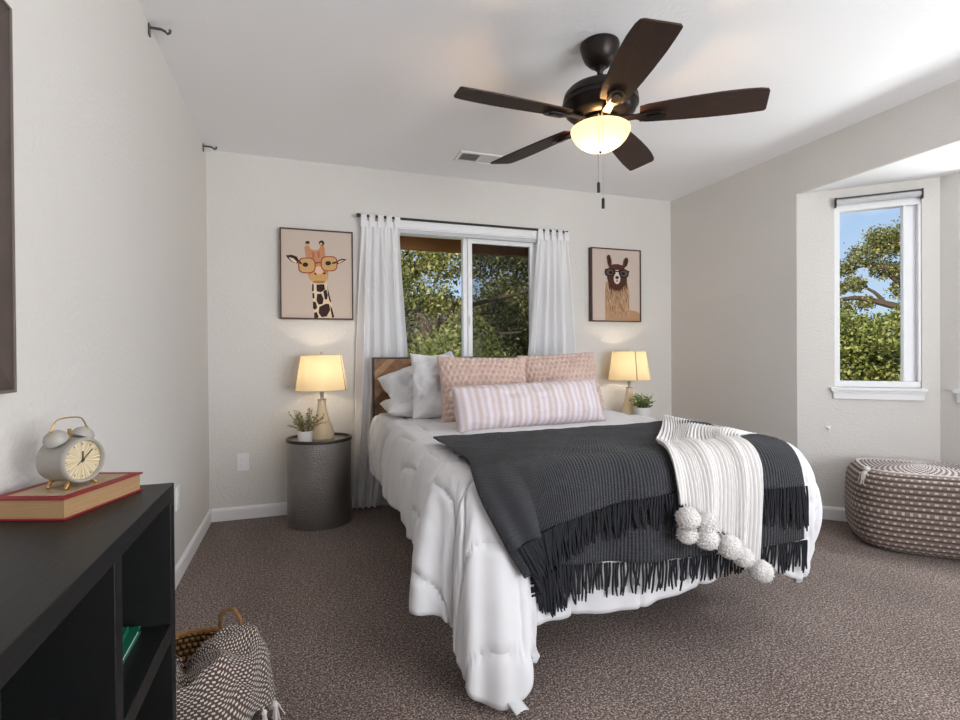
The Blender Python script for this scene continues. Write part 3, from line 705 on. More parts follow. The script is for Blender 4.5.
for cx, cz in ((-.437, -.112), (-.437, .112), (.437, -.112), (.437, .112)):
    sx = 1 if cx > 0 else -1; tsl = MB(); tsl.ball((cx, 0, cz), .010, 10)
    for i in range(26):
        a = g.uniform(0, 2*PI); q = .012*math.sqrt(g.random()); tsl.tube([(cx, 0, cz), (cx+sx*.012+q*.5*math.cos(a), q*math.sin(a), cz-.012), (cx+sx*.02+q*math.cos(a), q*1.4*math.sin(a)-.008, cz-.042)], .0016, 4)
    o = tsl.build('corner_tassel', simple('tassel_yarn', lin(206, 186, 176), .9), lum); o.rotation_euler = lc.rotation_euler
# ------------------------------------------------------------------ nightstands, lamps, plants
def hammered():
    t = NT('hammered_pewter'); o = t.coord('Object'); v = t.voro(o, 105)
    return t.done(t.bsdf(t.mix(t.noise(o, 6, 2), lin(146, 143, 141), lin(168, 165, 163)), .33, t.bump(v, .75, .006), metal=.92))
M_HAM = hammered(); M_RIM = simple('dark_bronze_rim', lin(70, 62, 58), .35, .7)
M_NTOP = simple('grey_metal_top', lin(140, 136, 132), .25, .7)
def nightstand(name, label, loc):
    r = thing(name, label, 'nightstand', loc, 0, 'hammered drum nightstands'); R0, h_ = .205, .553
    MB().lathe([(0, .0), (R0-.002, .0), (R0, .006), (R0-.004, h_*.5), (R0-.002, h_-.02), (R0-.01, h_-.018), (0, h_-.018)], 72).build('drum', M_HAM, r)
    MB().lathe([(R0-.012, h_-.018), (R0+.002, h_-.018), (R0+.004, h_-.006), (R0, h_+.002), (R0-.010, h_+.002), (R0-.012, h_-.012)], 72).build('rim', M_RIM, r)
    MB().lathe([(0, h_-.018), (R0-.010, h_-.018), (R0-.010, h_-.010), (0, h_-.010)], 72).build('top', M_NTOP, r)
    return r
NSL, NSR = (.118, 3.575, 0), (2.56, 3.575, 0)
ns = nightstand('nightstand', 'hammered metal drum nightstand between the left wall and the bed', NSL)
c = copy_tree(ns); c.location = NSR; tag(c, 'drum nightstand mostly hidden behind the bed on its right side', 'nightstand', 'hammered drum nightstands')
def shade_mat():
    t = NT('linen_shade'); o = t.coord('Object'); u, v = t.uv()
    w_ = t.noise(t.mapping(t.coord('UV'), (220, 90, 1)), 1, 2); col = t.mix(w_, lin(232, 208, 160), lin(250, 234, 200))
    d = t.n('ShaderNodeBsdfDiffuse'); t.put(d.inputs[0], col); tr = t.n('ShaderNodeBsdfTranslucent'); t.put(tr.inputs[0], col)
    m_ = t.n('ShaderNodeMixShader'); m_.inputs[0].default_value = .30; t.t.links.new(d.outputs[0], m_.inputs[1]); t.t.links.new(tr.outputs[0], m_.inputs[2])
    return t.done(m_.outputs[0])
def champagne():
    t = NT('champagne_glass'); return t.done(t.bsdf(lin(244, 226, 192), .14, trans=.35, ior=1.3, coat=.3))
M_SHADE, M_CHAMP = shade_mat(), champagne(); M_NICK = simple('brushed_nickel', lin(190, 186, 180), .3, .9); M_SEAM = simple('shade_seam', lin(120, 96, 66), .9)
def bulb_mat():
    t = NT('bulb_glass'); e_ = t.n('ShaderNodeEmission'); e_.inputs[0].default_value = (1, .80, .52, 1); e_.inputs[1].default_value = 5; return t.done(e_.outputs[0])
M_BULB = bulb_mat()
def lamp(label, loc, seam):
    r = thing('table_lamp', label, 'lamp', loc, 0, 'bedside lamps')
    MB().lathe([(0, 0), (.074, 0), (.078, .010), (.077, .040), (.068, .070), (.052, .110), (.038, .155), (.029, .20), (.025, .235), (.024, .25), (0, .252)], 40).build('base', M_CHAMP, r)
    b = MB(); b.lathe([(0, .25), (.030, .25), (.031, .256), (.012, .262), (.011, .285), (.014, .29), (.014, .335), (0, .337)], 24); b.tube([(0, 0, .335), (0, 0, .345), (.055, 0, .36), (.062, 0, .42), (.05, 0, .50), (0, 0, .545)], .0018, 6); b.tube([(0, 0, .335), (0, 0, .345), (-.055, 0, .36), (-.062, 0, .42), (-.05, 0, .50), (0, 0, .545)], .0018, 6)
    b.build('socket', M_NICK, r)
    MB().lathe([(0, .545), (.010, .549), (.006, .555), (.009, .563), (.008, .571), (0, .575)], 14).build('finial', M_NICK, r)
    s = MB(); s.grid(lambda u, v: ((.166-.036*v)*math.cos(2*PI*u), (.166-.036*v)*math.sin(2*PI*u), .318+.232*v), 64, 6, True)
    sh = s.build('lamp_shade', M_SHADE, r)
    for rr, zz in ((.1665, .319), (.1305, .549)): MB().tube([(rr*math.cos(2*PI*k/64), rr*math.sin(2*PI*k/64), zz) for k in range(64)], .0022, 6, True).build('shade_trim', simple('shade_trim', lin(214, 190, 140), .9), sh)
    q = MB(); q.grid(lambda u, v: ((.1675-.036*v)*math.cos(seam+.05*(u-.5)), (.1675-.036*v)*math.sin(seam+.05*(u-.5)), .319+.230*v), 2, 4); q.build('shade_seam', M_SEAM, sh)
    q = MB(); 
    for k in range(3):
        a = 2*PI*k/3+.4; q.tube([(0, 0, .549), (.128*math.cos(a), .128*math.sin(a), .546)], .0016, 5)
    q.build('spider', M_NICK, sh)
    MB().ball((0, 0, .405), (.028, .028, .036), 16).build('bulb', M_BULB, r)
    l = light('bulb_light', 'POINT', 4.4, (1.0, .84, .62), (0, 0, .43), size=.03); l.parent = r
    return r
lamp('lit linen-shade lamp standing on the left drum nightstand', (NSL[0]+.018, NSL[1]+.02, .5435), R_(-28))
lamp('lit linen-shade lamp to the right of the bed beneath the llama picture', (NSR[0]-.03, NSR[1]+.02, .560), R_(-104))
M_POT = simple('white_ceramic_pot', lin(226, 224, 222), .4, bscale=40, bstr=.05)
def plant_leaf(name, a, b):
    t = NT(name); g_ = t.n('ShaderNodeNewGeometry'); return t.done(t.bsdf(t.mix(g_.outputs['Random Per Island'], a, b), .6))
def potted(label, loc, pr, ph, kind):
    r = thing('potted_plant', label, 'plant', loc, 0); g = random.Random(kind+20)
    MB().lathe([(0, 0), (pr*.86, 0), (pr*.9, .004), (pr, ph-.004), (pr, ph), (pr-.005, ph), (pr-.007, ph-.012), (0, ph-.012)], 32).build('pot', M_POT, r)
    f = MB(); st = MB()
    for i in range(40):
        a = g.uniform(0, 2*PI); sp = g.uniform(.1, 1.0); L = g.uniform(.10, .17) if kind == 0 else g.uniform(.075, .14)
        p0 = Vector((.3*pr*math.cos(a), .3*pr*math.sin(a), ph-.014)); d = Vector((sp*math.cos(a), sp*math.sin(a), 1.0-.35*sp)).normalized()
        p1 = p0+d*L*.6; p2 = p0+d*L+Vector((0, 0, -.02*sp)); st.tube([p0, p1, p2], .0012, 4)
        for k in range(11):
            s = .25+.78*k/10; b_ = p0.lerp(p1, min(1, s*1.6)) if s < .6 else p1.lerp(p2, (s-.6)/.45)
            n_ = Vector((g.gauss(0, 1), g.gauss(0, 1), g.gauss(0, .7)+.3)).normalized(); lw = (.0042 if kind == 0 else .0075)*g.uniform(.7, 1.2); ll = (.020 if kind == 0 else .022)*g.uniform(.7, 1.2)
            sd = n_.orthogonal().normalized()*lw; up_ = n_.cross(sd).normalized()*.002
            f.add([b_, b_+n_*ll*.5+sd+up_, b_+n_*ll, b_+n_*ll*.5-sd+up_], [(0, 1, 2), (0, 2, 3)])
    f.build('foliage', plant_leaf('plant_leaves_%d' % kind, *((lin(74, 76, 44), lin(160, 148, 96)) if kind == 0 else (lin(48, 72, 34), lin(140, 158, 84)))), r, smooth=False)
    st.build('stems', simple('plant_stems', lin(86, 80, 50), .8), r)
    return r
potted('small sprigged plant in a white pot beside the left lamp', (.028, 3.455, .543), .046, .072, 0)
potted('small leafy green plant in a pale pot beside the right lamp', (2.545, 3.445, .543), .068, .125, 1)

# ------------------------------------------------------------------ curtains, rod, roller shades
M_ROD = M_BLACK
r = thing('curtain_rod', 'thin black curtain rod above the window behind the bed', 'curtain rod', (1.22, 3.74, 2.077))
ro = MB(); ro.tube([(-.81, 0, 0), (.81, 0, 0)], .0085, 12); ro.build('rod', M_ROD, r)
for s in (-1, 1):
    MB().tube([(s*.808, 0, 0), (s*.835, 0, 0)], .013, 12).build('finial', M_ROD, r)
    b = MB(); b.tube([(s*.70, .062, -.03), (s*.70, .03, -.03), (s*.70, .0, -.012)], .005, 8); b.box(s*.70-.012, s*.70+.012, .058, .066, -.06, .0); b.build('bracket', M_ROD, r)
def cloth_mat(name, col, tr_):
    t = NT(name); o = t.coord('Object'); d = t.n('ShaderNodeBsdfDiffuse'); d.inputs[0].default_value = col+(1,); x = t.n('ShaderNodeBsdfTranslucent'); x.inputs[0].default_value = col+(1,)
    bm_ = t.bump(t.noise(o, 340, 2), .12, .001); t.put(d.inputs['Normal'], bm_)
    m_ = t.n('ShaderNodeMixShader'); m_.inputs[0].default_value = tr_; t.t.links.new(d.outputs[0], m_.inputs[1]); t.t.links.new(x.outputs[0], m_.inputs[2]); return t.done(m_.outputs[0])
M_CURT = cloth_mat('white_voile', lin(248, 248, 250), .27)
def curtain(label, left, right, zbot, nf, ph):
    """left/right: tables (z, x) of the two edges"""
    zt = 2.045; cx = (left[0][1]+right[0][1])/2; org = (cx, 3.74, 0)
    r = thing('curtain', label, 'curtain', org, 0, 'white tab-top curtains'); mb = MB()
    LT = sorted(left); RT = sorted(right)
    def fn(u, v):
        z = zbot+(zt-zbot)*v; x0, x1 = lut(LT, z), lut(RT, z)
        uu = u + .018*math.sin(2*PI*u*2+ph)*(1-v)
        a = .006+.024*sm(1.0, .75, v)
        y = a*math.sin(2*PI*nf*uu+ph + .5*math.sin(3*v)) + .010*math.sin(2*PI*nf*2.3*uu+1.1*ph+2*v)*(.4+.6*(1-v)) + .006*fbm(u*5, v*3, ph)
        return Vector((x0+(x1-x0)*uu-org[0], y+.004, z))
    mb.grid(fn, 150, 60)
    mb.build('panel', M_CURT, r, angle=180)
    x0, x1 = lut(LT, zt), lut(RT, zt)
    for k in range(5):
        xx = x0+(x1-x0)*(.05+.225*k)-org[0]; t_ = MB(); w_ = .02
        pr_ = [(-.013, -.045), (-.013, .02), (-.011, .040), (0, .047), (.011, .040), (.013, .02), (.013, -.045)]
        t_.grid(lambda u, v: Vector((xx-w_+2*w_*u, pr_[int(round(v*6))][0], zt+.0+pr_[int(round(v*6))][1])), 2, 6); t_.build('tab', M_CURT, r)
    return r
curtain('white tab-top curtain left of the window, beside the lit lamp on the drum nightstand', [(2.1, .425), (1.1, .375), (.0, .345)], [(2.1, .685), (1.75, .695), (1.1, .735), (.9, .70), (0, .525)], .012, 4.5, .4)
curtain('white tab-top curtain right of the window, beside the llama picture', [(2.1, 1.80), (1.5, 1.745), (1.1, 1.70), (.0, 1.70)], [(2.1, 2.05), (1.6, 2.085), (1.1, 2.115), (0, 2.14)], .012, 4.5, 2.1)
r = thing('roller_blind', 'white roller blind cassette at the top of the window above the bed', 'blind', (1.237, YB, 2.0))
b = MB(); b.box(-.595, .595, -.05, -.002, .018, .072); b.box(-.595, .595, -.046, -.006, .008, .018); b.build('cassette', M_VINYL, r, smooth=False, bevel=.004)
b = MB(); b.box(-.59, .59, -.034, -.022, -.018, .008); b.build('hem_bar', simple('grey_blind_fabric', lin(196, 197, 200), .7), r, smooth=False)
ang = math.atan2(BD.y, BD.x); q = bp((S0+S1)/2)
r = thing('roller_blind', 'slim roller blind with black end caps at the top of the bay window', 'blind', (q.x, q.y, SZ1-.03), ang)
hw = (S1-S0)/2
b = MB(); b.tube([(-hw+.008, -.012, .012), (hw-.008, -.012, .012)], .020, 16); b.build('roll', simple('grey_blind_fabric', lin(196, 197, 200), .7), r)
b = MB(); b.box(-hw+.006, hw-.006, -.034, -.004, .026, .034); b.build('fascia', simple('dark_grey_fascia', lin(70, 70, 72), .5), r, smooth=False)
for s in (-1, 1):
    b = MB(); b.box(min(s*hw, s*(hw-.008)), max(s*hw, s*(hw-.008)), -.036, -.001, -.022, .036); b.build('end_cap', M_BLACK, r, smooth=False)
q = bp(.172); r = thing('cord_cleat', 'tiny white cord clip on the wall below the bay window', 'clip', (q.x, q.y, .595), ang)
b = MB(); b.box(-.014, .014, -.006, -.0005, -.012, .012); b.ball((.0, -.012, 0), (.008, .009, .010), 10); b.build('clip', M_TRIM, r)

# ------------------------------------------------------------------ framed animal pictures (flat prints)
INK = {}
def ink(rgb):
    if rgb not in INK: INK[rgb] = simple('ink_%d_%d_%d' % rgb, lin(*rgb), .75, spec=.2, bscale=60, bstr=.05)
    return INK[rgb]
M_FRAME = simple('walnut_frame', lin(74, 48, 36), .45, bscale=25, bstr=.1, var=.25)
def ell(cx, cy, rx, ry, n=26, rot=0):
    c, s = math.cos(rot), math.sin(rot)
    return [(cx+rx*math.cos(2*PI*k/n)*c-ry*math.sin(2*PI*k/n)*s, cy+rx*math.cos(2*PI*k/n)*s+ry*math.sin(2*PI*k/n)*c) for k in range(n)]
def sqc(cx, cy, rx, ry, n=32, e_=.65):
    f_ = lambda q: math.copysign(abs(q)**e_, q); return [(cx+rx*f_(math.cos(2*PI*k/n)), cy+ry*f_(math.sin(2*PI*k/n))) for k in range(n)]
def ringp(o_, i_): return ('ring', o_, i_)
def picture(label, x0, x1, z0, z1, shapes, uvmap, bgc):
    org = ((x0+x1)/2, YB, z0); r = thing('picture', label, 'picture', org); w_, h_ = x1-x0, z1-z0; fw = .009
    yb, yf = -.004, -.050
    f = MB(); f.box(-w_/2, -w_/2+fw, yf, yb, 0, h_); f.box(w_/2-fw, w_/2, yf, yb, 0, h_); f.box(-w_/2+fw, w_/2-fw, yf, yb, 0, fw); f.box(-w_/2+fw, w_/2-fw, yf, yb, h_-fw, h_)
    f.build('frame', M_FRAME, r, smooth=False)
    m = MB(); mats = [ink(bgc)]; m.box(-w_/2+fw, w_/2-fw, yf+.008, yb, fw, h_-fw, 0)
    for k, (col, sh) in enumerate(shapes):
        mm = ink(col)
        if mm not in mats: mats.append(mm)
        mi = mats.index(mm); y = yf+.0078-.000024*(k+1)
        mp = lambda p: (lambda a: (-w_/2+fw+a[0]*(w_-2*fw), y, fw+a[1]*(h_-2*fw)))(uvmap(*p))
        if sh[0] == 'ring':
            o_ = [mp(p) for p in sh[1]]; i_ = [mp(p) for p in sh[2]]; n = len(o_); m.add(o_+i_, [(a, (a+1) % n, n+(a+1) % n, n+a) for a in range(n)], mi)
        else: m.add([mp(p) for p in sh], [tuple(range(len(sh)))], mi)
    m.build('print', mats, r, smooth=False)
    return r
def gmap(x, y):
    top = 88+(x-78)*.068; bot = 648+(x-78)*.012; return (x-78)/432, (bot-y)/(bot-top)
TAN, CREAM, DKB, REDB, OCH, PINKB = (196, 140, 104), (226, 204, 178), (58, 42, 40), (150, 60, 44), (206, 162, 104), (204, 188, 176)
AMB = (206, 164, 112)
neck = [(256, 425), (270, 418), (345, 418), (356, 440), (368, 520), (385, 585), (402, 652), (272, 651), (266, 560), (262, 500)]
pat = [[(288, 440), (335, 436), (342, 470), (315, 488), (290, 482)], [(262, 432), (272, 440), (272, 478), (260, 486)], [(263, 492), (274, 494), (276, 525), (264, 528)], [(292, 500), (318, 496), (332, 530), (325, 562), (300, 566), (288, 540)], [(330, 480), (350, 470), (358, 510), (352, 535), (338, 530)],
       [(266, 545), (285, 552), (292, 585), (278, 600), (266, 590)], [(305, 580), (345, 560), (366, 562), (372, 600), (350, 640), (318, 645), (300, 618)], [(372, 570), (384, 590), (398, 645), (384, 650), (376, 610)], [(272, 618), (288, 612), (300, 640), (296, 650), (273, 650)], [(355, 436), (360, 470), (372, 520), (380, 552), (368, 545), (358, 500)]]
gs = [(CREAM, neck)] + [(DKB, p) for p in pat]
gs += [(DKB, [(105, 256), (140, 252), (172, 264), (186, 296), (170, 308), (140, 298), (118, 276)]), (CREAM, [(122, 268), (150, 274), (172, 296), (166, 306), (142, 294)]), (DKB, [(416, 290), (446, 276), (480, 280), (450, 298), (420, 312)]), (CREAM, [(424, 294), (450, 284), (462, 285), (440, 298), (424, 306)])]
gs += [(TAN, [(222, 248), (217, 205), (228, 190), (243, 192), (254, 215), (275, 224), (300, 222), (312, 205), (318, 188), (332, 188), (340, 205), (344, 250), (352, 300), (362, 350), (362, 396), (340, 424), (305, 434), (268, 424), (246, 404), (236, 372), (240, 320), (232, 280)])]
gs += [((170, 112, 80), [(262, 232), (275, 236), (278, 270), (266, 272)]), ((170, 112, 80), [(296, 234), (308, 232), (310, 268), (298, 270)])]
gs += [((196, 170, 128), ell(234, 181, 16, 17)), (DKB, ell(237, 174, 13, 9)), (DKB, ell(322, 178, 17, 17)), ((196, 170, 128), ell(318, 184, 9, 9))]
gs += [(OCH, ell(304, 392, 58, 36)), ((176, 120, 84), ell(304, 424, 40, 9)), (DKB, ell(284, 371, 9, 6, rot=.4)), (DKB, ell(338, 369, 9, 6, rot=-.4)), ((226, 190, 164), ell(304, 350, 26, 26))]
gs += [(AMB, sqc(231, 319, 50, 47)), (AMB, sqc(368, 308, 48, 45)), (DKB, ell(222, 314, 17, 14)), (DKB, ell(362, 305, 18, 14)), (DKB, [(385, 300), (420, 292), (416, 304), (388, 310)]), (DKB, [(190, 290), (178, 286), (186, 308), (205, 312)])]
gs += [(REDB, ringp(sqc(231, 319, 53, 50), sqc(231, 319, 47, 44))), (REDB, ringp(sqc(368, 308, 52, 48), sqc(368, 308, 46, 42))), (REDB, [(282, 300), (318, 295), (318, 303), (282, 308)])]
picture('framed print of a giraffe in round red glasses above the left lamp', -.122, .361, 1.341, 1.959, gs, gmap, PINKB)
def lmap(x, y):
    top = 64+(x-102)*.020; bot = 654-(x-102)*.016; return (x-102)/374, (bot-y)/(bot-top)
FUR, FUR2, FUR3 = (176, 142, 112), (132, 96, 70), (204, 176, 146); HD, HD2, BLK, FACE = (84, 52, 42), (58, 38, 34), (34, 28, 28), (214, 200, 192)
lsx = [(FUR, [(206, 340), (240, 320), (350, 320), (380, 345), (392, 420), (390, 560), (440, 566), (476, 584), (476, 648), (202, 648), (200, 450)])]
g = random.Random(3)
for i in range(150):
    x = g.uniform(205, 386); y = g.uniform(345, 600); l = g.uniform(20, 50); lsx.append((g.choice((FUR2, FUR3, FUR2, FUR3, (150, 116, 90))), [(x, y), (x+4, y), (x+3+g.uniform(-6, 6), y+l), (x+1, y+l*.7)]))
lsx += [(HD, [(216, 300), (222, 250), (236, 205), (262, 188), (300, 184), (340, 196), (362, 235), (372, 300), (372, 340), (345, 372), (320, 392), (290, 402), (262, 390), (232, 360)]), (HD, [(214, 128), (226, 110), (240, 116), (252, 160), (252, 205), (230, 215), (220, 180)]), (HD2, [(224, 132), (236, 128), (243, 165), (240, 195), (230, 190)]), (HD, [(338, 200), (346, 150), (362, 126), (380, 134), (384, 160), (372, 195), (354, 214)]), (HD2, [(354, 190), (360, 150), (372, 142), (375, 164), (364, 192)])]
for i in range(46):
    a = g.uniform(0, 2*PI); x = 292+66*math.cos(a)*g.random(); y = 285+80*math.sin(a)*g.random(); lsx.append((g.choice((HD2, (110, 70, 56))), [(x, y), (x+4, y), (x+2, y+16)]))
for i in range(40):
    x = g.uniform(222, 368); y = 350+30*math.cos((x-292)/50)+g.uniform(-15, 15); lsx.append((HD, [(x, y), (x+6, y), (x+3, y+g.uniform(20, 45))]))
lsx += [(FACE, ell(292, 306, 26, 44)), (FACE, [(280, 235), (306, 235), (304, 280), (282, 280)]), (HD2, ell(292, 296, 15, 12)), (BLK, [(289, 300), (295, 300), (294, 328), (290, 328)]), (BLK, ell(292, 326, 10, 4))]
lsx += [((96, 80, 76), sqc(236, 256, 32, 28)), ((96, 80, 76), sqc(347, 262, 32, 28)), (BLK, ell(244, 258, 15, 13)), (BLK, ell(340, 262, 15, 13)), (BLK, ringp(sqc(236, 256, 38, 33), sqc(236, 256, 28, 24))), (BLK, ringp(sqc(347, 262, 38, 33), sqc(347, 262, 28, 24))), (BLK, [(270, 240), (312, 242), (312, 252), (270, 250)]), (BLK, [(196, 236), (206, 232), (210, 250), (202, 250)]), (BLK, [(378, 240), (392, 238), (386, 254), (378, 256)])]
picture('framed print of a llama in black glasses above the right lamp', 2.284, 2.770, 1.362, 1.976, lsx, lmap, (202, 186, 176))
# large dark frame at the left edge
r = thing('framed_picture', 'large dark wood framed piece hanging on the left wall above the black shelf unit', 'picture', (XL, 1.0, 1.015))
f = MB(); y1, y0, h_, d_, q = .290, -.66, .758, .030, .105
f.prism([(y0, 0), (y1, 0), (y1-q, q), (y0+q, q)], lambda y, z, d: (d, y, z), .004, d_-.003); f.prism([(y0, h_), (y0+q, h_-q), (y1-q, h_-q), (y1, h_)], lambda y, z, d: (d, y, z), .004, d_-.003)
f.prism([(y1, 0), (y1, h_), (y1-q, h_-q), (y1-q, q)], lambda y, z, d: (d, y, z), .004, d_-.003); f.prism([(y0, 0), (y0+q, q), (y0+q, h_-q), (y0, h_)], lambda y, z, d: (d, y, z), .004, d_-.003)
f.build('moulding', wood_mat('dark_walnut', lin(36, 30, 29), lin(60, 50, 48), lin(84, 72, 68), (20, 3, 3), .45), r, smooth=False)
f = MB(); e_ = .006
f.box(.003, d_, y1-.0, y1+e_, -e_, h_+e_); f.box(.003, d_, y0-e_, y0, -e_, h_+e_); f.box(.003, d_, y0, y1, -e_, 0); f.box(.003, d_, y0, y1, h_, h_+e_)
f.build('outer_edge', simple('taupe_edge', lin(104, 94, 86), .5), r, smooth=False, bevel=.001)
f = MB(); f.box(.006, .012, y0+q, y1-q, q, h_-q); f.build('print', simple('pale_print', lin(208, 204, 198), .7), r, smooth=False)
# wall plates
def plate(label, loc, rz, w_, h_):
    r = thing('wall_plate', label, 'outlet', loc, rz); b = MB(); b.box(-w_/2, w_/2, -.006, -.0005, -h_/2, h_/2); b.build('cover', M_TRIM, r, smooth=False, bevel=.002)
    for z in (-.02, .02):
        b = MB(); b.box(-.016, .016, -.009, -.005, z-.014, z+.014); b.build('receptacle', M_TRIM, r, smooth=False, bevel=.002)
    return r
plate('white outlet plate on the back wall left of the nightstand', (-.365, YB, .38), 0, .072, .115)
plate('white outlet plate on the left wall behind the black shelf unit', (XL, 2.86, .40), R_(90), .072, .115)
# curtain rod hooks high on the left wall
M_DKN = simple('aged_nickel', lin(96, 94, 92), .35, .8)
def hook(label, y):
    r = thing('curtain_bracket', label, 'bracket', (XL, y, 2.418), 0, 'empty curtain brackets'); b = MB(); b.box(.0005, .006, -.012, .012, -.030, .016); b.build('back_plate', M_DKN, r, smooth=False)
    b = MB(); b.tube([(.004, 0, .004), (.045, 0, .004), (.060, 0, -.002), (.068, 0, -.010), (.076, 0, -.004), (.078, 0, .008)], .0055, 8); b.build('arm', M_DKN, r)
hook('empty metal curtain bracket high on the left wall, nearer the camera', 2.44)
hook('empty metal curtain bracket high in the left back corner', 3.69)
# ------------------------------------------------------------------ ceiling fan
M_BRZ = simple('oil_rubbed_bronze', lin(38, 31, 29), .38, .55, bscale=60, bstr=.04)
def blade_mat():
    t = NT('dark_walnut_blade'); o = t.coord('Object'); n_ = t.noise(t.mapping(o, (2, 26, 2)), 6, 5, .6)
    return t.done(t.bsdf(t.ramp(n_, [(.3, lin(36, 22, 17)), (.7, lin(64, 41, 30))]), .6, t.bump(n_, .1, .002)))
M_BLADE = blade_mat()
FC = (1.255, 1.985, 2.44)
fan = thing('ceiling_fan', 'dark bronze five-blade ceiling fan with a lit glass bowl', 'ceiling fan', FC)
MB().lathe([(0, -.002), (.083, -.002), (.085, -.010), (.083, -.022), (.078, -.045), (.066, -.072), (.046, -.092), (.028, -.10), (0, -.10)], 48).build('canopy', M_BRZ, fan)
b = MB(); b.lathe([(0, -.098), (.024, -.098), (.026, -.106), (.016, -.116), (.013, -.12), (.013, -.155), (.024, -.160), (.030, -.17), (.034, -.185), (0, -.185)], 28); b.build('downrod', M_BRZ, fan)
MB().lathe([(0, -.170), (.05, -.172), (.075, -.180), (.110, -.192), (.140, -.205), (.156, -.222), (.162, -.245), (.158, -.252), (.164, -.258), (.164, -.272), (.155, -.280), (.150, -.298), (.128, -.316), (.10, -.326), (0, -.328)], 64).build('motor_housing', M_BRZ, fan)
MB().lathe([(0, -.322), (.075, -.324), (.078, -.338), (.066, -.348), (.040, -.354), (.040, -.372), (0, -.374)], 48).build('light_fitter', M_BRZ, fan)
def bowl_mat():
    t = NT('frosted_lit_glass'); e_ = t.n('ShaderNodeEmission'); t.put(e_.inputs[0], (1, .84, .56)); e_.inputs[1].default_value = .36
    d = t.n('ShaderNodeBsdfTranslucent'); t.put(d.inputs[0], (.17, .19, .19)); a = t.n('ShaderNodeAddShader'); t.t.links.new(e_.outputs[0], a.inputs[0]); t.t.links.new(d.outputs[0], a.inputs[1])
    return t.done(a.outputs[0])
MB().lathe([(.120, -.366), (.128, -.372), (.129, -.382), (.124, -.397), (.112, -.417), (.094, -.436), (.070, -.452), (.042, -.463), (.016, -.468), (.001, -.469)], 56).build('glass_bowl', bowl_mat(), fan)
MB().lathe([(.001, -.464), (.008, -.467), (.008, -.472), (.004, -.477), (0, -.478)], 16).build('bowl_finial', M_BRZ, fan)
l = light('fan_bulb', 'POINT', 7, (1.0, .54, .22), (0, 0, -.422), size=.03); l.parent = fan
AF = math.radians(38.1)
def blade_parts(first=None):
    iron = MB()
    iron.prism([(.085, -.020), (.15, -.016), (.19, -.030), (.255, -.030), (.275, -.018), (.275, .018), (.255, .030), (.19, .030), (.15, .016), (.085, .020)], lambda x, y, d: Vector((x, y, d - .006*(1 if x > .17 else 0))), -.009, -.002)
    iron.prism([(.196, -.012), (.252, -.012), (.258, 0), (.252, .012), (.196, .012), (.19, 0)], lambda x, y, d: Vector((x, y, d)), -.020, -.014)
    for s in (-.018, .018): iron.ball((.24, s, -.016), (.005, .005, .003), 8)
    bl = MB(); up = [(.165, -.052), (.20, -.062), (.28, -.070), (.38, -.077), (.48, -.081), (.56, -.080), (.625, -.074), (.652, -.066), (.660, -.052), (.668, .02), (.672, .060), (.664, .070), (.62, .072), (.54, .073), (.44, .070), (.34, .065), (.25, .058), (.20, .053), (.165, .046)]
    bl.prism(up, lambda x, y, d: Vector((x, y, d)), .0, .007)
    return iron, bl
iron_me = blade_me = None
for k in range(5):
    a = AF + 2*PI*k/5
    # each blade: pitch about its own axis, then turned about the motor
    pit = Matrix.Rotation(math.radians(-11.5), 4, 'X')
    m = Matrix.Translation((0, 0, -.330)) @ Matrix.Rotation(a, 4, 'Z')
    if iron_me is None:
        i_, b_ = blade_parts(); bo = b_.build('blade', M_BLADE, fan, smooth=False, bevel=.002); io = i_.build('blade_iron', M_BRZ, bo, smooth=False, bevel=.0015)
    else:
        b2 = bo.copy(); COL.objects.link(b2); b2.parent = fan; i2 = io.copy(); COL.objects.link(i2); i2.parent = b2
    (bo if k == 0 else b2).matrix_local = m @ pit
    iron_me = 1
for (x, y, z, nm) in ((-.078, -.108, -.645, 0), (-.068, -.126, -.715, 1)):
    b = MB(); b.tube([(x*.5, y*.5, -.343), (x*.9, y*.9, -.352), (x*1.02, y*1.02, -.37), (x, y, -.40), (x, y, z)], .0013, 5); ch = b.build('pull_chain', M_NICK, fan)
    MB().lathe([(0, z-.045), (.0065, z-.043), (.0065, z-.004), (.003, z), (0, z)], 12, (x, y, 0)).build('pull_knob', M_BLACK, ch)
# ceiling vent
r = thing('air_vent', 'white ceiling air vent with dark louvers above the window', 'vent', (1.172, 3.37, H))
b = MB(); b.box(-.155, .155, -.085, -.065, -.012, -.0005); b.box(-.155, .155, .065, .085, -.012, -.0005); b.box(-.155, -.135, -.065, .065, -.012, -.0005); b.box(.135, .155, -.065, .065, -.012, -.0005); b.box(-.006, .006, -.065, .065, -.012, -.0005)
b.build('frame', M_TRIM, r, smooth=False, bevel=.002)
b = MB(); b.box(-.135, .135, -.065, .065, -.0012, -.0006); b.build('duct', simple('dark_duct', (.02, .02, .02), .8), r, smooth=False)
b = MB()
for k in range(9):
    x = -.126+.0140*k; b.box(x-.005, x+.005, -.063, .063, -.0075, -.0060, rot=Matrix.Rotation(R_(-42), 3, 'Y'))
for k in range(9):
    x = .014+.0140*k; b.box(x-.006, x+.006, -.063, .063, -.0075, -.0060, rot=Matrix.Rotation(R_(24), 3, 'Y'))
b.build('louvers', M_TRIM, r, smooth=False)

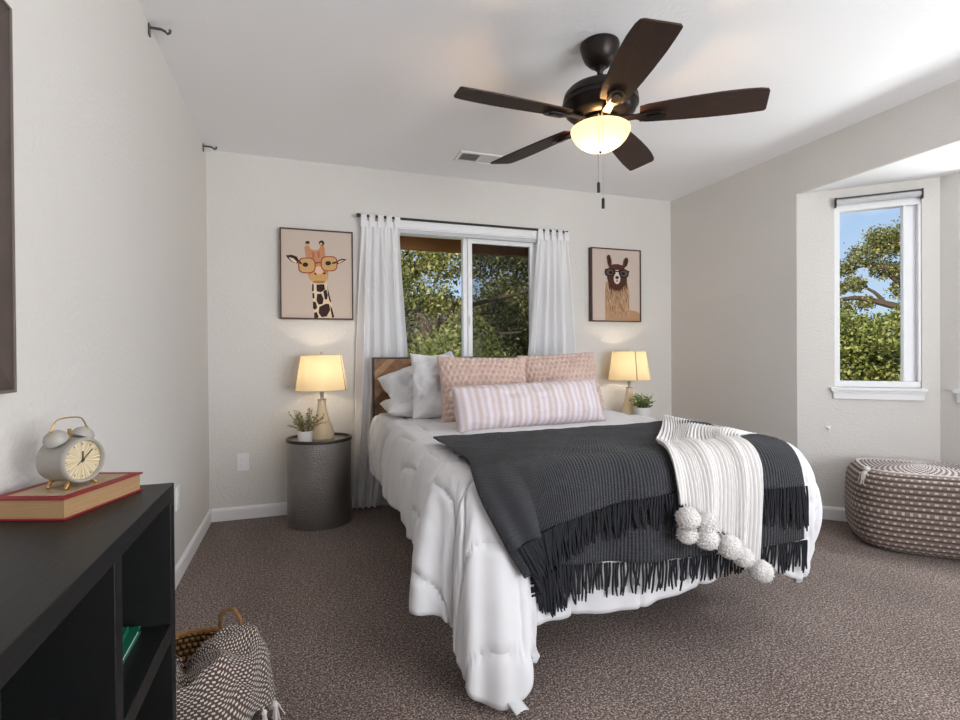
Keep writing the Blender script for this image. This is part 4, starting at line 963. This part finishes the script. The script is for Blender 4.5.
# ------------------------------------------------------------------ black cube shelf unit with its things
def shelf_mat():
    t = NT('black_wood_grain'); o = t.coord('Object'); n_ = t.noise(t.mapping(o, (40, 3, 40)), 5, 5, .6)
    return t.done(t.bsdf(t.mix(n_, (.002, .0022, .0025), (.006, .0065, .007)), t.math('ADD', t.math('MULTIPLY', n_, .15), .40), t.bump(n_, .18, .002), spec=.5))
M_SHELF = shelf_mat()
SH, SX0, SX1, SY0, SY1, ST_ = .77, XL+.004, -.295, .633, 1.454, .037
r = thing('shelf_unit', 'black wood-grain cube shelf unit against the left wall', 'shelf', ((SX0+SX1)/2, (SY0+SY1)/2, 0)); off = [-c for c in r.location]
def sp(name, *a):
    b = MB().box(*a).shift(off); return b.build(name, M_SHELF, r, smooth=False, bevel=.0015)
sp('top', SX0, SX1, SY0, SY1, SH-ST_, SH); sp('bottom', SX0, SX1, SY0, SY1, 0.0, ST_)
sp('side_panel', SX0, SX1, SY0, SY0+ST_, ST_, SH-ST_); sp('side_panel', SX0, SX1, SY1-ST_, SY1, ST_, SH-ST_)
sp('divider', SX0, SX1-.0015, 1.025, 1.062, ST_, SH-ST_); sp('shelf', SX0, SX1-.001, 1.062, SY1-ST_, .400, .440); sp('shelf', SX0, SX1-.001, SY0+ST_, 1.025, .400, .440)
MB().box(SX0, SX0+.008, SY0+ST_, SY1-ST_, ST_, SH-ST_).shift(off).build('back_panel', simple('shaded_backing', (.003, .003, .0035), .7, spec=.2), r, smooth=False)  # darker, duller black than the shelf wood, imitating shade inside the cubbies
M_PAPER = None
def paper_mat(name, a, b, axis=(4, 4, 420)):
    t = NT(name); n_ = t.noise(t.mapping(t.coord('Object'), axis), 2, 4, .7); return t.done(t.bsdf(t.mix(n_, a, b), .85, t.bump(n_, .4, .002)))
M_PAPER = paper_mat('aged_pages', lin(118, 86, 56), lin(186, 152, 112)); M_PAPERW = paper_mat('white_pages', lin(196, 196, 190), lin(232, 232, 226))
def book(label, loc, rz, L, W, Tk, cover, pages, panel=None):
    # spine on the -x long edge... pages show on the other three edges
    r = thing('book', label, 'book', loc, rz); ct = .0035
    c = MB(); c.box(0, L, 0, W, 0, ct); c.box(0, L, 0, W, Tk-ct, Tk); c.box(0, L, W-ct, W, ct, Tk-ct); c.build('cover', cover, r, smooth=False, bevel=.0012)
    p = MB(); p.box(.004, L-.006, .004, W-ct, ct, Tk-ct); p.build('pages', pages, r, smooth=False)
    if panel: q = MB(); q.box(.022, L-.022, .020, W-.022, Tk-.0003, Tk+.0006); q.build('cover_panel', panel, r, smooth=False)
    return r
M_RED = simple('red_cloth_cover', lin(132, 26, 34), .6, bscale=300, bstr=.2, var=.12)
a_ = math.atan2(.2126, .0748)
book('thick red hardcover book with aged pages lying on the black shelf unit under the clock', (-.4215, 1.181, SH), a_, .228, .150, .042, M_RED, M_PAPER, simple('beige_cover_panel', lin(172, 148, 120), .7, bscale=25, bstr=.1, var=.1))
M_GREEN = simple('green_cover', lin(10, 96, 70), .5)
book('green book lying on the middle shelf of the black unit, lower of two', (-.350, 1.195, .440), R_(91), .20, .14, .016, M_GREEN, M_PAPERW)
book('thin green-and-white book lying on top of the green book in the black unit', (-.362, 1.185, .456), R_(93), .19, .13, .012, M_GREEN, M_PAPERW)
# alarm clock: face towards local +x
CA = math.radians(-33)
clk = thing('alarm_clock', 'pale grey twin-bell alarm clock standing on the red book', 'clock', (-.451, 1.298, SH+.042), CA); clk.scale = (.86, .86, .86)
M_CLK = simple('putty_enamel', lin(158, 154, 147), .35, bscale=12, bstr=.03); M_GOLD = simple('brushed_gold', lin(196, 156, 96), .28, .9)
AX = Matrix(((0, 0, 1), (0, 1, 0), (-1, 0, 0))); CZ = .064
MB().lathe([(0, -.045), (.046, -.045), (.0515, -.040), (.0525, -.03), (.0525, .030), (.0535, .034), (.0535, .040), (.051, .044), (.0475, .044), (.0465, .038), (.0455, .036)], 56, (0, 0, CZ), axis=AX).build('case', M_CLK, clk)
def dial_mat():
    t = NT('brushed_gold_dial'); sp_ = t.n('ShaderNodeSeparateXYZ'); t.put(sp_.inputs[0], t.coord('Object'))
    an = t.math('ARCTAN2', sp_.outputs[1], t.math('SUBTRACT', sp_.outputs[2], CZ)); n_ = t.n('ShaderNodeTexNoise', noise_dimensions='1D'); t.put(n_.inputs['W'], t.math('MULTIPLY', an, 3.0)); n_.inputs['Scale'].default_value = 3; n_.inputs['Detail'].default_value = 5
    return t.done(t.bsdf(t.ramp(n_.outputs['Fac'], [(.3, lin(186, 160, 112)), (.7, lin(232, 222, 196))]), .4, metal=.25))
di = MB().lathe([(.0462, .034), (0, .0345)], 56, (0, 0, CZ), axis=AX).build('dial', dial_mat(), clk)
M_HAND = simple('dark_hand', lin(64, 56, 50), .5)
tk = MB()
for k in range(12):
    a = 2*PI*k/12; ro_ = Matrix.Rotation(-a, 3, 'X'); tk.box(.0350, .0356, -.0007, .0007, CZ+.036, CZ+.041, rot=ro_, piv=(.035, 0, CZ))
tk.build('hour_marks', M_HAND, di, smooth=False)
def hand(name, ang, L, w_, x):
    b = MB().box(x, x+.0007, -w_, w_, CZ-.006, CZ+L, rot=Matrix.Rotation(ang, 3, 'X'), piv=(x, 0, CZ)); b.build(name, M_HAND, clk, smooth=False)
# seen from the front (+x looking back) local +y lies to the right
hand('hour_hand', R_(-2), .021, .0016, .0362); hand('minute_hand', R_(-46), .033, .0012, .0372); hand('alarm_hand', R_(130), .017, .0007, .0357)
b = MB(); b.lathe([(.003, .036), (.003, .0392), (0, .0395)], 16, (0, 0, CZ), axis=AX); b.build('hub', M_HAND, clk)
for s in (-1, 1):
    tl = Matrix.Rotation(R_(-30*s), 3, 'X'); c0 = Vector((-.004, s*.0305, CZ+.050))
    MB().lathe([(.0005, .024), (.010, .0228), (.018, .018), (.0235, .010), (.0255, .001), (.0255, -.003), (.0235, -.004), (.0005, -.003)], 32, c0, axis=tl).build('bell', M_CLK, clk)
    b = MB(); b.tube([Vector((-.004, s*.016, CZ+.044)), c0], .003, 8); b.ball(c0+tl@Vector((0, 0, .026)), .0032, 10); b.build('bell_post', M_GOLD, clk)
b = MB(); hp = [(-.004, -.0305-.013, CZ+.071), (-.004, -.036, CZ+.088), (-.004, -.026, CZ+.098), (-.004, 0, CZ+.101), (-.004, .026, CZ+.098), (-.004, .036, CZ+.088), (-.004, .0435, CZ+.071)]
b.tube([catmull(hp, 6*k/30) for k in range(31)], .0017, 8); b.build('handle', M_GOLD, clk)
b = MB(); b.box(-.007, -.001, -.003, .003, CZ+.050, CZ+.074); b.build('hammer', M_GOLD, clk, smooth=False)
for x in (.026, -.028):
    for s in (-1, 1):
        b = MB(); b.tube([(x, s*.024, CZ-.045), (x+.004, s*.036, .004)], [.0045, .0040], 10); b.ball((x+.004, s*.036, .0046), .0046, 10); b.build('foot', M_GOLD, clk)

# ------------------------------------------------------------------ basket with a blanket
BKC = Vector((-.318, 1.672, 0)); BRT, BRB, BH = .166, .14, .212
def weave_mat():
    t = NT('woven_seagrass'); u, v = t.uv(); R0, C0 = 24, 60
    row = t.math('FLOOR', t.math('MULTIPLY', v, R0)); fv = t.math('FRACT', t.math('MULTIPLY', v, R0)); fu = t.math('FRACT', t.math('ADD', t.math('MULTIPLY', u, C0), t.math('MULTIPLY', row, .5)))
    hu = t.math('SINE', t.math('MULTIPLY', fu, PI)); hv = t.math('SINE', t.math('MULTIPLY', fv, PI)); h_ = t.math('MULTIPLY', hu, hv)
    n_ = t.noise(t.coord('Object'), 60, 4); f = t.math('ADD', t.math('MULTIPLY', h_, .7), t.math('MULTIPLY', n_, .35))
    return t.done(t.bsdf(t.ramp(f, [(.15, lin(70, 48, 28)), (.45, lin(140, 104, 64)), (.9, lin(188, 150, 100))]), .8, t.bump(f, .9, .012)))
M_WEAVE = weave_mat(); M_ROPE = simple('twisted_seagrass', lin(138, 102, 62), .85, bscale=120, bstr=.8, bdist=.004, var=.35)
bk = thing('basket', 'round woven seagrass basket with loop handles on the carpet beside the black shelf unit', 'basket', BKC)
pr_ = [(.001, .004), (BRB, .004), (BRB+.004, .012)]
for k in range(1, 13): z = .012+(BH-.012)*k/12; pr_.append((BRB+.004+(BRT-BRB-.004)*(k/12)+.012*math.sin(PI*k/12), z))
pr_ += [(BRT-.008, BH+.006), (BRT-.016, BH)]
for k in range(11, 0, -1): z = .02+(BH-.02)*k/12; pr_.append((BRB-.010+(BRT-BRB-.004)*(k/12)+.012*math.sin(PI*k/12), z))
pr_ += [(.001, .018)]
MB().lathe(pr_, 72).build('body', M_WEAVE, bk)
b = MB(); b.tube([(BRT*.97*math.cos(2*PI*k/72), BRT*.97*math.sin(2*PI*k/72), BH+.004+.003*math.sin(k*2.4)) for k in range(72)], .0095, 8, True); b.build('rim', M_ROPE, bk)
for a in (R_(48), R_(228)):
    e1, e2 = Vector((math.cos(a-.27), math.sin(a-.27), 0))*BRT*.99, Vector((math.cos(a+.27), math.sin(a+.27), 0))*BRT*.99; md_ = Vector((math.cos(a), math.sin(a), 0))*BRT*1.0
    hp = [e1+Vector((0, 0, BH-.03)), e1+Vector((0, 0, BH+.04)), md_*1.0+(e1-md_)*.72+Vector((0, 0, BH+.062)), md_+Vector((0, 0, BH+.076)), md_+(e2-md_)*.72+Vector((0, 0, BH+.062)), e2+Vector((0, 0, BH+.04)), e2+Vector((0, 0, BH-.03))]
    MB().tube([catmull(hp, 6*k/32) for k in range(33)], .0055, 8).build('handle', M_ROPE, bk)
def dash_mat(name, rows, cols, base, lite, wlite=.62, hl=.55, bstr=.6, vary=0, dark=None):
    t = NT(name); u, v = t.uv(); rv = t.math('MULTIPLY', v, rows); row = t.math('FLOOR', rv); fv = t.math('FRACT', rv)
    cu = t.math('ADD', t.math('MULTIPLY', u, cols), t.math('MULTIPLY', t.math('MODULO', row, 2.0), .5)); fu = t.math('FRACT', cu)
    mu = t.math('MULTIPLY', t.math('LESS_THAN', t.math('ABSOLUTE', t.math('SUBTRACT', fu, .5)), wlite/2), t.math('LESS_THAN', t.math('ABSOLUTE', t.math('SUBTRACT', fv, .5)), hl/2))
    h_ = t.math('ADD', t.math('MULTIPLY', t.math('SINE', t.math('MULTIPLY', fv, PI)), .5), t.math('MULTIPLY', mu, .6))
    n_ = t.noise(t.coord('Object'), 90, 3); bs_ = t.mix(n_, tuple(c*.75 for c in base), tuple(min(1, c*1.25) for c in base))
    if dark: bs_ = t.mix(t.math('SINE', t.math('MULTIPLY', fv, PI)), dark, bs_)
    return t.done(t.bsdf(t.mix(mu, bs_, lite), .92, t.bump(h_, bstr, .006), spec=.15, sheen=.15))
M_BLK = dash_mat('brown_cream_weave', 50, 60, lin(84, 68, 62), lin(206, 198, 190), .52, .5)
bl = thing('blanket', 'brown and cream dashed woven blanket with tassels spilling over the basket rim', 'blanket', (BKC.x, BKC.y, 0))
def blanket(u, v):
    # u along the rim from front-left round to the right, v from inside the basket over the rim and down
    a = R_(-222) + R_(252)*u; lobe = math.sin(a*3.0+2.2); s2 = math.sin(a*7+1.9); cre = math.exp(-((a+1.35)/.20)**2)
    if v < .5:
        k = v/.5; rr = .012 + (BRT+.020-.012)*k; z = .205+.060*math.sin(PI/2*min(1, k*1.3)) + .024*lobe*math.sin(PI*(.15+.85*k)) + .012*s2*k
    else:
        k = (v-.5)/.5; rr = BRT+.020 + .034*math.sin(PI*.62*k) + .010*s2*k + .012*lobe*k; z = .265+.012*s2*(1-k) - (.220 + .02*math.sin(a*4))*k**1.3
    z += .026*fbm(a*2.2, v*3.5, 3.7, 3); rr += .010*fbm(a*3, v*4, 8.8, 3)
    z -= .055*cre*math.exp(-((v-.34)/.11)**2)      # a deep crease between two folds
    return Vector((rr*math.cos(a), max(-.196, rr*math.sin(a)), max(.008, z)))
mb = MB(); mb.grid(blanket, 170, 90); o = mb.build('cloth', M_BLK, bl, angle=180); md = o.modifiers.new('thickness', 'SOLIDIFY'); md.thickness = .007; md.offset = 1
g = random.Random(9)
for i in range(17):
    p = blanket((i+.5)/17, .99); d = Vector((p.x, p.y, 0)).normalized(); ts = MB()
    for j in range(22):
        q = Vector((g.gauss(0, .005), g.gauss(0, .005), 0)); L = min(p.z-.006, g.uniform(.05, .07)); ts.tube([p+d*.003, p+d*.008+q*.5+Vector((0, 0, -.02)), p+d*.009+q*1.4+Vector((0, 0, -max(.021, L)))], .0014, 4)
    ts.ball(p+d*.006+Vector((0, 0, -.012)), .009, 8)
    ts.build('tassel', simple('cream_yarn', lin(206, 200, 196), .9, bscale=200, bstr=.3), bl)

# ------------------------------------------------------------------ pouf
pc = BA + BD*.55 + BN*(-.325)
pf = thing('pouf', 'taupe and cream woven rounded-square pouf under the bay window', 'pouf', (pc.x, pc.y, 0), ang)
PHX, PHY, PHZ = .315, .255, .222
def se(q, e): return math.copysign(abs(q)**e, q)
def pouf_raw(a, b_):
    ce, sn = se(math.cos(a), .56), se(math.sin(a), .56); k = se(math.cos(b_), .30); bul = 1+.03*math.cos(b_)
    return Vector((PHX*k*ce*bul, PHY*k*sn*bul, PHZ + PHZ*se(math.sin(b_), .40)))
def arc_table(f, n=2400):
    p = [f(i/n) for i in range(n+1)]; s = [0]
    for q_, w_ in zip(p, p[1:]): s.append(s[-1]+(w_-q_).length)
    return [x/s[-1] for x in s]
B0 = PI/2*.60
TA = arc_table(lambda k: pouf_raw(2*PI*k, 0)); TB = arc_table(lambda k: pouf_raw(.6, -PI/2*.97+(B0+PI/2*.97)*k))
def inv(T_, s): return float(np.interp(s, T_, np.linspace(0, 1, len(T_))))
def pouf_surf(u, v): return pouf_raw(2*PI*inv(TA, u), -PI/2*.97+(B0+PI/2*.97)*inv(TB, v))
NRW, NCL = 21, 60
def pouf_side(u, v):
    p = pouf_surf(u, v); rowf = v*NRW; row = math.floor(rowf); fv = rowf-row
    h_ = .008*math.sin(PI*fv)**.7
    n_ = Vector((p.x/PHX**2, p.y/PHY**2, (p.z-PHZ)/PHZ**2)).normalized(); return p + n_*h_
M_POUF = dash_mat('taupe_cream_weave', NRW, NCL, lin(136, 118, 110), lin(196, 186, 180), .34, .36, .9, dark=lin(80, 69, 65))
sd = MB(); sd.grid(pouf_side, 222, NRW*7, True); side = sd.build('body', M_POUF, pf, angle=180)
M_POUFT = dash_mat('cream_taupe_top_weave', 15, 48, lin(128, 112, 108), lin(212, 204, 202), .5, .55, .8, dark=lin(86, 76, 74))
def pouf_top(u, v):
    e_ = pouf_surf(u, 1); k = 1-v*.985; p = Vector((e_.x*k, e_.y*k, e_.z + (.452-e_.z)*(1-k**2.2)))
    fv = v*15-math.floor(v*15); return p+Vector((0, 0, .006*math.sin(PI*fv)))
tp = MB(); tp.grid(pouf_top, 200, 75, True); tp.build('top', M_POUFT, pf, angle=180)
se_ = MB(); se_.tube([pouf_surf(k/120, 1)+Vector((0, 0, .006)) for k in range(120)], .006, 6, True); se_.build('seam', simple('cream_cord', lin(190, 180, 174), .9, bscale=160, bstr=.5), pf)
ts = MB(); p = pouf_surf(.585, 1); g = random.Random(4); p0 = p+Vector((-.016, -.012, .006)); ts.ball(p0, .017, 10)
for j in range(80):
    q = Vector((g.gauss(0, .011), g.gauss(0, .009), 0)); ts.tube([p0, p0+Vector((-.016, -.012, -.022))+q*.6, p0+Vector((-.020, -.014, -.080))+q], .0024, 4)
ts.build('tassel', simple('cream_yarn', lin(206, 200, 196), .9, bscale=200, bstr=.3), pf)
